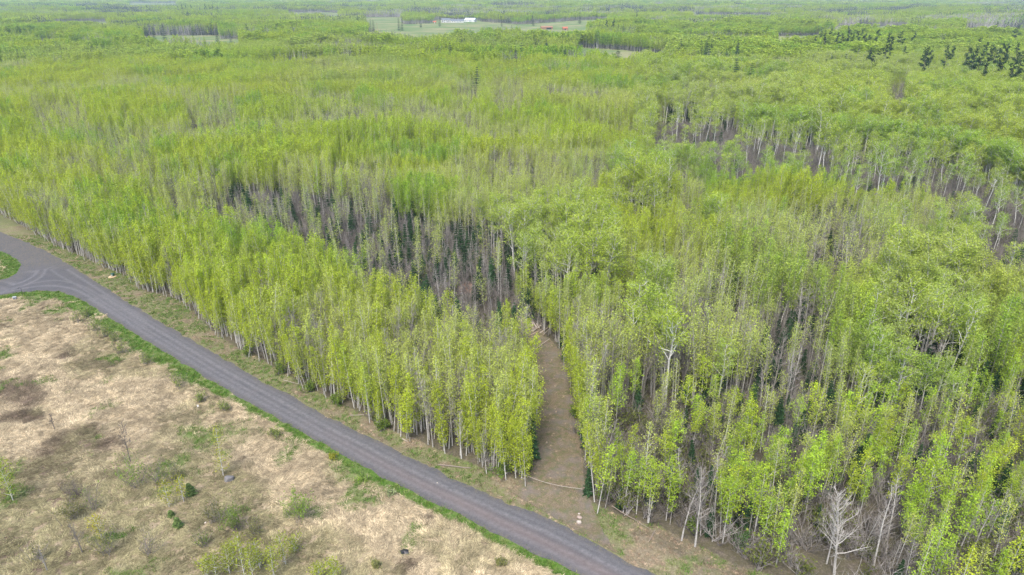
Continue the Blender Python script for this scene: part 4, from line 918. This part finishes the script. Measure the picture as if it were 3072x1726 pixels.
for u, vb, vt, lab, sd_ in ((574, 1486, 1444, 'small dark green spruce beside two yellow-green saplings', 1061), (536, 1582, 1548, 'tiny spruce seedling in the olive grass', 1062), (515, 1550, 1530, 'tiniest spruce seedling just above another one', 1063)):
    H = tall(u, vb, vt) * .9; wb, lf = spruce(sd_, H, H * .30, 1); plant('spruce_tree', lab, 'tree', u, vb, wb, lf, (.13, .19, .06), .4, ('trunk', 'crown'), mats=('conifer_bark', 'needle'))
VB = [(235, 968, 940, 46, 'first verge bush from the road junction'), (258, 950, 925, 40, 'verge bush right behind the first one'), (288, 995, 958, 48, 'broad verge bush with a dark hollow'), (314, 1010, 982, 40, 'verge bush between two broader ones'), (344, 1022, 992, 40, 'round verge bush in the middle of its row'), (366, 1058, 1022, 76, 'widest verge bush at the end of its row'), (440, 1090, 1058, 54, 'dull olive verge bush with brown grass'), (537, 1162, 1124, 46, 'lone rounded green bush on the verge'), (600, 1205, 1178, 48, 'low olive tuft on the verge past the lone bush'), (672, 1228, 1205, 46, 'small sprawling bush at the grass strip'), (820, 1308, 1286, 44, 'straw coloured tuft at the grass strip')]
for k, (u, vb, vt, wp, lab) in enumerate(VB): bush(u, vb, vt, wp, (MG * .6 + OG * .5) * (.95 + .05 * (k % 3)), 'yellowish green ' + lab if 'olive' not in lab and 'straw' not in lab else lab, 1070 + k, 420, 'bushes along the road verge')
for u, v, wp, tint, lab, sd_ in ((995, 1375, 40, YG * .8, 'yellow green grass clump at the edge of the green strip', 1091), (1082, 1440, 54, MG * 1.1, 'bright green fern clump in the roadside grass', 1092), (1174, 1482, 36, np.array([.36, .42, .2]), 'pale grey green clump on the roadside grass', 1093), (1505, 1690, 40, OG, 'yellowish clump near the dry bank low by the road', 1094), (1130, 1700, 40, OG * 1.1, 'yellowish weed clump below the black sheet', 1095)):
    wb, lf = brush(sd_, .9, 16, wide(u, v, wp) / 2.2, 420, .16, 4); plant('grass_clump', lab, 'plant', u, v, wb, lf, tint, .5, ('stems', 'leaves'))
# shrubs at the foot of the wood
FOOT = [(1010, 1212, 'beside the bark strewn verge'), (930, 1172, 'under the leaning aspens'), (1150, 1290, 'at the foot of the grey leafless stems'), (1510, 1425, 'at the corner of the stand'), (1570, 1420, 'by the rope at the stand corner'), (742, 1066, 'at the foot of the roadside aspens'), (1725, 1250, 'at the bend of the trail'), (1700, 1090, 'by the trail under the aspens'), (2215, 1640, 'dark and round under the thin wood'), (1810, 1500, 'behind the pale boulders'), (2075, 1590, 'at the foot of the thin roadside wood'), (840, 1122, 'where the verge is widest')]
for k, (u, v, w_) in enumerate(FOOT):
    dk_ = k == 8; wb, lf = brush(1100 + k, 2.1 if not dk_ else 2.6, 15, .9, 900, .18, 6)
    plant('shrub', ('dark green shrub ' if dk_ else 'leafy green shrub ') + w_, 'shrub', u, v, wb, lf, DG * 1.3 if dk_ else MG * .8, .3, ('stems', 'leaves'), group='shrubs at the foot of the wood')

def stone_mesh(name, rx, ry, rz, seed, m):
    bm = bmesh.new(); bmesh.ops.create_icosphere(bm, subdivisions=3, radius=1); rr_ = random.Random(seed); ph = [rr_.uniform(0, 6) for _ in range(9)]
    cuts = [(Vector((rr_.gauss(0, 1), rr_.gauss(0, 1), rr_.gauss(.3, .8))).normalized(), rr_.uniform(.62, .85)) for _ in range(7)]
    for v in bm.verts:
        c = v.co.copy()
        for n_, d_ in cuts:
            e_ = c.dot(n_) - d_
            if e_ > 0: c -= n_ * e_ * .85
        c *= 1 + .05 * math.sin(5 * c.x + ph[0]) * math.sin(4 * c.y + ph[1]) + .03 * math.sin(9 * c.z + ph[2])
        v.co = (c.x * rx, c.y * ry, max(c.z, -.6) * rz)
    me = bpy.data.meshes.new(name); bm.to_mesh(me); bm.free(); me.materials.append(m); return me
GREY = plain('grey_stone', (.17, .165, .165), .9, .4, 4); PALE_S = plain('pale_stone', (.42, .37, .32), .85, .2, 6); PINK_S = plain('pinkish_stone', (.34, .27, .23), .85, .25, 6)
def at3(u, v, dz=0): x, y = gp(u, v); return (x, y, float(g_z(np.array([x]), np.array([y]))[0]) + dz)
tag(link('boulder', stone_mesh('boulder', .68, .58, .55, 5, GREY), None, at3(688, 1440, .25)), 'large dark grey boulder beside the thin yellow-green sapling', 'boulder')
for u, v, rx, m_, lab, sd_ in ((1737, 1567, .34, PALE_S, 'whitish boulder closest to the road at the trail mouth', 6), (1739, 1553, .36, PINK_S, 'pinkish boulder touching the whitish one at the trail mouth', 7), (1737, 1542, .17, PALE_S, 'smallest pale stone behind the two boulders at the trail mouth', 8), (617, 1571, .16, PALE_S, 'small white stone lying in the olive grass', 9), (1312, 1450, .12, PALE_S, 'tiny pale stone at the foot of the corner stand', 10)):
    tag(link('boulder' if rx > .3 else 'stone', stone_mesh('stone', rx, rx * .85, rx * .7, sd_, m_), None, at3(u, v, rx * .3)), lab, 'stone')
# ---- logs, sticks and the rope
LOG = plain('peeled_log', (.36, .31, .26), .85, .3, 5); LOGD = plain('weathered_log', (.25, .205, .17), .9, .35, 5); ENDW = plain('cut_end', (.40, .31, .22), .85, .15, 8)
def log(p, q, r_, label, m_=LOG, name='log', group=None, bow=.03):
    p, q = Vector(p), Vector(q); L = (q - p).length; b = MB(); rr_ = random.Random(int(L * 1e4) + len(label)); n = 6
    b.tube([(L * k / (n - 1), rr_.uniform(-bow, bow) * L * .4, rr_.uniform(-bow, bow) * L * .2) for k in range(n)], [r_ * (1 - .35 * k / (n - 1)) for k in range(n)], 8)
    o_ = link(name, b.mesh(name, [m_]), None, p); o_.rotation_euler = (q - p).to_track_quat('X', 'Z').to_euler()
    e_ = MB(); e_.tube([(-.012, 0, 0), (.03, 0, 0)], [r_ * .99, r_ * 1.01], 8, cap=True); c_ = link('cut_end', e_.mesh('cut_end', [ENDW]), o_)
    return tag(o_, label, name, group)
log(at3(1315, 1395, .12), at3(1412, 1404, .1), .085, 'long pale fallen pole lying on the verge before the corner stand', LOGD, 'pole')
log(at3(1050, 1246, .1), at3(1092, 1245, .1), .06, 'short pale stick on the verge near the green shrub', LOG, 'pole')
log(at3(1206, 1316, .1), at3(1223, 1325, .1), .08, 'short pale log end on the bark strewn verge', LOG, 'pole')
log(at3(1228, 1314, .08), at3(1246, 1318, .1), .05, 'thin broken stick beside the log end on the verge', LOGD, 'pole')
log(at3(850, 1140, .1), at3(895, 1150, .1), .05, 'thin pale stick lying on the widest part of the verge', LOG, 'pole')
log(at3(1606, 1049, .15), at3(1648, 1028, .7), .07, 'white fallen birch stem lying across the trail', LOG, 'pole')
log(at3(1835, 1533, .7), at3(1948, 1588, .1), .05, 'long thin fallen pole leaning off the verge aspen', LOGD, 'pole')
log(at3(1945, 1630, .1), at3(1965, 1600, .5), .05, 'short dead branch leaning by the thin roadside wood', LOGD, 'pole')
log(at3(2290, 1620, .1), at3(2330, 1655, .2), .06, 'dead pole lying in the brown roadside brush', LOGD, 'pole')
log(at3(2860, 1650, .2), at3(2930, 1700, .2), .08, 'dead grey trunk fallen across the lower roadside brush', LOGD, 'pole')
base = Vector(at3(1600, 985)); rg = random.Random(3)
seen = ['grey', 'pale', 'brown', 'short', 'long', 'thick', 'thin', 'split', 'mossy', 'barkless', 'crooked', 'straight', 'stubby', 'slanted']
for k in range(14):
    if k < 8: a = R(100 + rg.uniform(-16, 16)); c_ = base + Vector((-1.4 + .33 * k + rg.uniform(-.1, .1), rg.uniform(-.4, .5), .18 + .2 * (k % 3)))
    else: a = R(rg.uniform(10, 70)); c_ = base + Vector((rg.uniform(-.2, 2.4), rg.uniform(-2.6, -.6), .2 + .12 * (k % 2)))
    L = rg.uniform(1.5, 2.8); d = Vector((math.cos(a), math.sin(a), rg.uniform(-.05, .2))) * L / 2
    where = 'in the stacked part of the trailside pile' if k < 8 else 'tumbled in front of the trailside pile'
    log(c_ - d, c_ + d, rg.uniform(.09, .15), f'{seen[k]} cut log {where}', LOG if k % 3 else LOGD, 'log', 'cut logs in the trailside pile')
log(at3(1585, 1010, .15), at3(1616, 998, .2), .1, 'reddish cut log lying across below the trailside pile', ENDW, 'log')
STUMPS = [(1640, 1330, 'at the wide part of the trail'), (1668, 1240, 'midway along the trail'), (1622, 1120, 'where the trail narrows'), (1655, 1085, 'below the trailside log pile')]
for k, (u, v, w_) in enumerate(STUMPS):
    b = MB(); b.tube([(0, 0, -.1), (0, 0, .02), (.01, 0, .16 + .04 * k)], [.19, .15, .13], 9); s_ = link('stump', b.mesh('stump', [LOGD]), None, at3(u, v, .06)); e_ = MB(); e_.tube([(.01, 0, .155 + .04 * k), (.01, 0, .168 + .04 * k)], [.13, .125], 9, cap=True); link('cut_top', e_.mesh('cut_top', [ENDW]), s_); tag(s_, 'low cut stump ' + w_, 'stump', 'cut stumps on the trail')
p, q = Vector(at3(1562, 1440, 1.0)), Vector(at3(1745, 1487, 1.0)); b = MB()
path = [p.lerp(q, k / 16) - Vector((0, 0, .45 * math.sin(math.pi * k / 16))) for k in range(17)]; b.tube(path, [.032] * 17, 6)
tag(link('rope', b.mesh('rope', [plain('rope_fibre', (.34, .30, .26), .9, .15)])), 'pale rope hung across the trail mouth from tree to tree', 'rope')
# brush pile with earth at the end of the trail
t_ = thing('brush_pile', 'heap of brown earth and broken branches at the end of the trail', 'heap', at3(1418, 868))
bm = bmesh.new(); bmesh.ops.create_uvsphere(bm, u_segments=28, v_segments=14, radius=1)
for v in bm.verts: c = v.co; f = 1 + .25 * math.sin(4 * c.x + 1) * math.cos(5 * c.y) + .12 * math.sin(11 * c.x * c.y + 3); v.co = (c.x * 3.2 * f, c.y * 2.6 * f, max(c.z, -.2) * 1.1 * f)
me = bpy.data.meshes.new('earth'); bm.to_mesh(me); bm.free(); me.materials.append(plain('bare_earth', (.26, .17, .12), .95, .5, 2.5)); link('earth', me, t_)
for k in range(26):
    a = rg.uniform(0, 6.28); c_ = Vector((rg.uniform(-2.4, 2.4), rg.uniform(-2, 2), rg.uniform(.5, 1.25))); d = Vector((math.cos(a), math.sin(a), rg.uniform(-.3, .3))) * rg.uniform(.5, 1.5); b = MB(); b.tube([c_ - d, c_, c_ + d], [.07, .06, .03], 5); link('branch', b.mesh('branch', [LOGD if k % 2 else LOG]), t_)
# arched fallen sapling over the end of the trail
p = Vector(at3(1500, 870)); q = Vector(at3(1432, 882)); b, lf = MB(), MB(); P = [p.lerp(q, k / 9) + Vector((0, 0, 3.4 * math.sin(math.pi * (.12 + .80 * k / 9)) - 1.2)) for k in range(10)]
b.tube([tuple(v - p) for v in P], [.09 - .007 * k for k in range(10)], 6); rr_ = np.random.default_rng(5)
lf.leaves(np.array([tuple(P[int(i)] - p) for i in rr_.uniform(4, 9.9, 160)]) + rr_.normal(0, .5, (160, 3)), .24, rr_)
t_ = thing('sapling', 'white stemmed sapling bent in an arch over the trail end', 'sapling', p); a = link('trunk', b.mesh('arched_stem', [M['bark']]), t_); a['bark_tint'] = .9; a = link('crown', lf.mesh('arched_leaves', [M['leaf']]), t_); a['leaf_tint'] = [.3, .4, .05]
# ---- small made things
BLK = plain('black_plastic', (.02, .02, .024), .45, .3, 4, .4); GRNP = plain('dark_green_plastic', (.02, .075, .055), .4, .15, 4, .5); WHT = plain('white_paint', (.60, .60, .59), .5, .06, 4, .4); GALV = plain('galvanised', (.42, .44, .46), .45, .15, 5, .5); SAND = plain('sand', (.5, .37, .24), .95, .25, 4)
x, y, z = at3(339, 828); t_ = thing('utility_pedestal', 'dark green round utility pedestal on a sandy patch by the road', 'pedestal', (x, y, z))
b = MB(); b.tube([(0, 0, -.1), (0, 0, .45), (0, 0, .55)], [.38, .36, .33], 18); link('body', b.mesh('pedestal_body', [GRNP], True), t_)
b = MB(); b.tube([(0, 0, .55), (0, 0, .66), (0, 0, .76), (0, 0, .80)], [.40, .38, .26, .02], 18); link('lid', b.mesh('pedestal_lid', [GRNP], True), t_)
b = MB(); b.box(-.12, -.41, .28, .12, -.365, .46); link('sticker', b.mesh('white_sticker', [WHT]), t_)
b = MB(); b.tube([(0, 0, -.12), (0, 0, .05), (0, 0, .09)], [1.0, .78, .3], 20, cap=True); sp_o = link('sand_patch', b.mesh('sand_patch', [SAND], True), None, (x - .1, y - .1, z)); tag(sp_o, kind='structure')
x, y, z = at3(45, 899); t_ = thing('utility_box', 'small grey metal utility box in the grass by the junction', 'utility box', (x, y, z), .4)
b = MB(); b.box(-.3, -.22, -.1, .3, .22, .5); link('body', b.mesh('utility_body', [plain('grey_paint', (.2, .215, .235), .5, .12)]), t_); b = MB(); b.box(-.34, -.26, .503, .34, .26, .58); link('lid', b.mesh('utility_lid', [GALV]), t_); b = MB(); b.box(-.03, -.245, .2, .03, -.222, .3); link('latch', b.mesh('latch', [BLK]), t_)
x, y, z = at3(69, 887); t_ = thing('hook_post', 'thin black metal post with a curled hook beside the junction', 'post', (x, y, z))
b = MB(); b.tube([(0, 0, -.2), (0, 0, 1.7)], [.03, .03], 6); link('pole', b.mesh('hook_pole', [BLK]), t_)
b = MB(); b.tube([(-.02 - .32 + .33 * math.cos(a), 0, 1.7 + .26 * math.sin(a)) for a in np.linspace(0, 3.6, 12)] + [(-.55, 0, 1.68), (-.42, 0, 1.74)], [.026] * 14, 6); link('hook', b.mesh('hook', [BLK]), t_)
b = MB(); rr_ = random.Random(8); ring = [(.62 * math.cos(a) * rr_.uniform(.6, 1.2), .48 * math.sin(a) * rr_.uniform(.6, 1.2), .06 + rr_.uniform(0, .12)) for a in np.linspace(0, 6.28, 15)[:-1]]
b.add(ring + [(0, 0, .28), (.15, .1, .2)], [(k, (k + 1) % 14, 14) for k in range(14)]); b.add([(a_ * .96, c_ * .96, z_ - .05) for a_, c_, z_ in ring] + [(0, 0, .2)], [((k + 1) % 14, k, 14) for k in range(14)])
tag(link('plastic_sheet', b.mesh('plastic_sheet', [BLK]), None, at3(1212, 1657)), 'crumpled black plastic sheet lying on the dry bank', 'plastic sheet')
x, y, z = at3(593, 1228); t_ = thing('marker_flag', 'small white marker flag on a thin stake in the field grass', 'flag', (x, y, z)); b = MB(); b.tube([(0, 0, -.1), (0, 0, .8)], [.014, .012], 5); link('stake', b.mesh('stake', [GALV]), t_); b = MB(); b.box(0.014, -.012, .45, .26, .012, .8); link('flag', b.mesh('flag_cloth', [WHT]), t_)
# ---- the far farm
def gable(b, w_, d_, h_, e_, ov=.35, th=.18, axis='x'):
    """two roof slopes with thickness over a w x d block of wall height h, rise e"""
    for s in (-1, 1):
        n = [(-w_ / 2 - ov, s * (d_ / 2 + ov), h_ - e_ * ov / (d_ / 2)), (w_ / 2 + ov, s * (d_ / 2 + ov), h_ - e_ * ov / (d_ / 2)), (w_ / 2 + ov, 0, h_ + e_), (-w_ / 2 - ov, 0, h_ + e_)]
        t = [(p_[0], p_[1], p_[2] + th) for p_ in n]; b.add(n + t, [(3, 2, 1, 0), (4, 5, 6, 7), (0, 1, 5, 4), (1, 2, 6, 5), (2, 3, 7, 6), (3, 0, 4, 7)])
def walls(b, w_, d_, h_, e_):
    x_, y_ = w_ / 2, d_ / 2
    b.add([(-x_, -y_, -1), (x_, -y_, -1), (x_, y_, -1), (-x_, y_, -1), (-x_, -y_, h_), (x_, -y_, h_), (x_, y_, h_), (-x_, y_, h_), (-x_, 0, h_ + e_), (x_, 0, h_ + e_)], [(0, 1, 5, 4), (2, 3, 7, 6), (1, 2, 6, 9, 5), (3, 0, 4, 8, 7)])
SLATE = plain('dark_shingles', (.16, .18, .21), .8, .15, 2); PALE_R = plain('pale_metal_roof', (.55, .62, .66), .4, .08, 2, .5); RED_R = plain('rust_red_roof', (.42, .13, .07), .7, .2, 2); GLASS = plain('window_glass', (.03, .035, .045), .15, .1, 2, .6); BRNW = plain('brown_boards', (.3, .17, .11), .85, .2, 2); CREAM = plain('cream_walls', (.72, .69, .58), .7, .06, 2)
def building(name, label, cat, u, v, w_, d_, h_, e_, rz, wall_m, roof_m, wins=(), door=None, chim=None):
    x, y = gp(u, v); t_ = thing(name, label, cat, (x, y, float(height(np.array([x]), np.array([y]))[0])), rz)
    b = MB(); walls(b, w_, d_, h_, e_); link('wall', b.mesh(name + '_walls', [wall_m]), t_)
    b = MB(); gable(b, w_, d_, h_, e_); rf = link('roof', b.mesh(name + '_roof', [roof_m]), t_)
    if chim: b = MB(); b.box(chim - .5, -.4, h_ + e_ * .4, chim + .5, .5, h_ + e_ + 1.2); link('chimney', b.mesh('chimney', [GREY]), rf)
    for wx, wz, ww, wh in wins:
        b = MB(); b.box(wx - ww / 2 - .12, -d_ / 2 - .08, wz - .12, wx + ww / 2 + .12, -d_ / 2 + .02, wz + wh + .12); f = link('window', b.mesh('window_frame', [WHT]), t_)
        b = MB(); b.box(wx - ww / 2, -d_ / 2 - .11, wz, wx + ww / 2, -d_ / 2 - .083, wz + wh); link('pane', b.mesh('pane', [GLASS]), f)
    if door: b = MB(); b.box(door[0] - door[1] / 2, -d_ / 2 - .1, -.5, door[0] + door[1] / 2, -d_ / 2 + .02, door[2]); link('door', b.mesh('door', [door[3]]), t_)
    return t_
building('farmhouse', 'two storey white farmhouse with dark roof at the far field edge', 'house', 1338, 68, 17, 10, 5.0, 2.8, .05, WHT, SLATE, [(-6, 3.1, 1.6, 1.5), (-2, 3.1, 1.6, 1.5), (2, 3.1, 1.6, 1.5), (6, 3.1, 1.6, 1.5), (-6, .8, 2, 1.8), (2.5, .8, 2, 1.8), (6, .8, 2, 1.8)], (-2, 1.4, 2.2, BLK), 4)
building('farmhouse_wing', 'long low white building with grey roof joining the farmhouse', 'outbuilding', 1372, 68, 26, 8, 3.2, 2.6, .05, WHT, SLATE, [(-9, 1, 1.5, 1.3), (-5, 1, 1.5, 1.3), (6, 1, 1.5, 1.3)], (1, 3.2, 2.5, GALV))
building('barn', 'white barn with pale metal roof beside the farmhouse', 'barn', 1412, 66, 22, 14, 3.8, 3.4, -.35, WHT, PALE_R, [(-8, 1.4, 1.4, 1.2)], (2, 5, 3.2, GALV))
building('red_shed', 'small rust red shed before the farmhouse', 'shed', 1304, 70, 6, 5, 2.4, 1.6, .1, BRNW, RED_R, [], (0, 1.6, 1.9, WHT))
building('brown_shed', 'low open brown shed in the middle of the hay field', 'shed', 1640, 88, 19, 9, 3.0, 1.8, .1, BRNW, BRNW, [], (3, 8, 2.4, BLK))
building('small_shed', 'small reddish brown shed near the scrub at the field end', 'shed', 1695, 90, 8, 6, 2.6, 1.8, .1, BRNW, RED_R, [], (0, 2, 2, BLK))
building('white_shed', 'little white shed at the back of the small far field', 'shed', 1222, 56, 8, 6, 3, 2, .2, WHT, PALE_R, [], (0, 2, 2, GALV))
building('cabin', 'pale blue roofed cabin half hidden in the far trees', 'cabin', 372, 118, 14, 9, 3.2, 2.6, .1, CREAM, PALE_R, [(-3, 1, 1.4, 1.2)], (2, 1.4, 2.1, BLK))
building('garage', 'pale roofed garage next to the cabin in the far trees', 'garage', 402, 115, 10, 8, 3.6, 2.8, -.2, CREAM, PALE_R, [], (0, 4, 2.6, WHT))
for u, v, lab in ((1132, 92, 'thin wooden utility pole standing alone in the hay field'), (1402, 78, 'thin wooden utility pole by the white barn')):
    x, y = gp(u, v); t_ = thing('utility_pole', lab, 'utility pole', (x, y, float(height(np.array([x]), np.array([y]))[0]))); b = MB(); b.tube([(0, 0, -1), (0, 0, 11)], [.2, .14], 6); link('pole', b.mesh('utility_pole', [BRNW]), t_); b = MB(); b.box(-1.2, -.26, 10, 1.2, -.14, 10.2); link('crossarm', b.mesh('crossarm', [BRNW]), t_)
# ------------------------------------------------------------------ haze: one closed box of thin air
b = MB(); e = 10800; top = 92
b.box(-e, -e, -20, e, e, top)
m, t, o = mat('air'); pv = N(t, 'ShaderNodeVolumePrincipled'); pv.inputs['Color'].default_value = (.60, .80, 1, 1); pv.inputs['Density'].default_value = HAZE_DENSITY; pv.inputs['Anisotropy'].default_value = .2
t.links.new(pv.outputs[0], o.inputs['Volume'])
tag(link('haze', b.mesh('haze', [m])), kind='stuff')
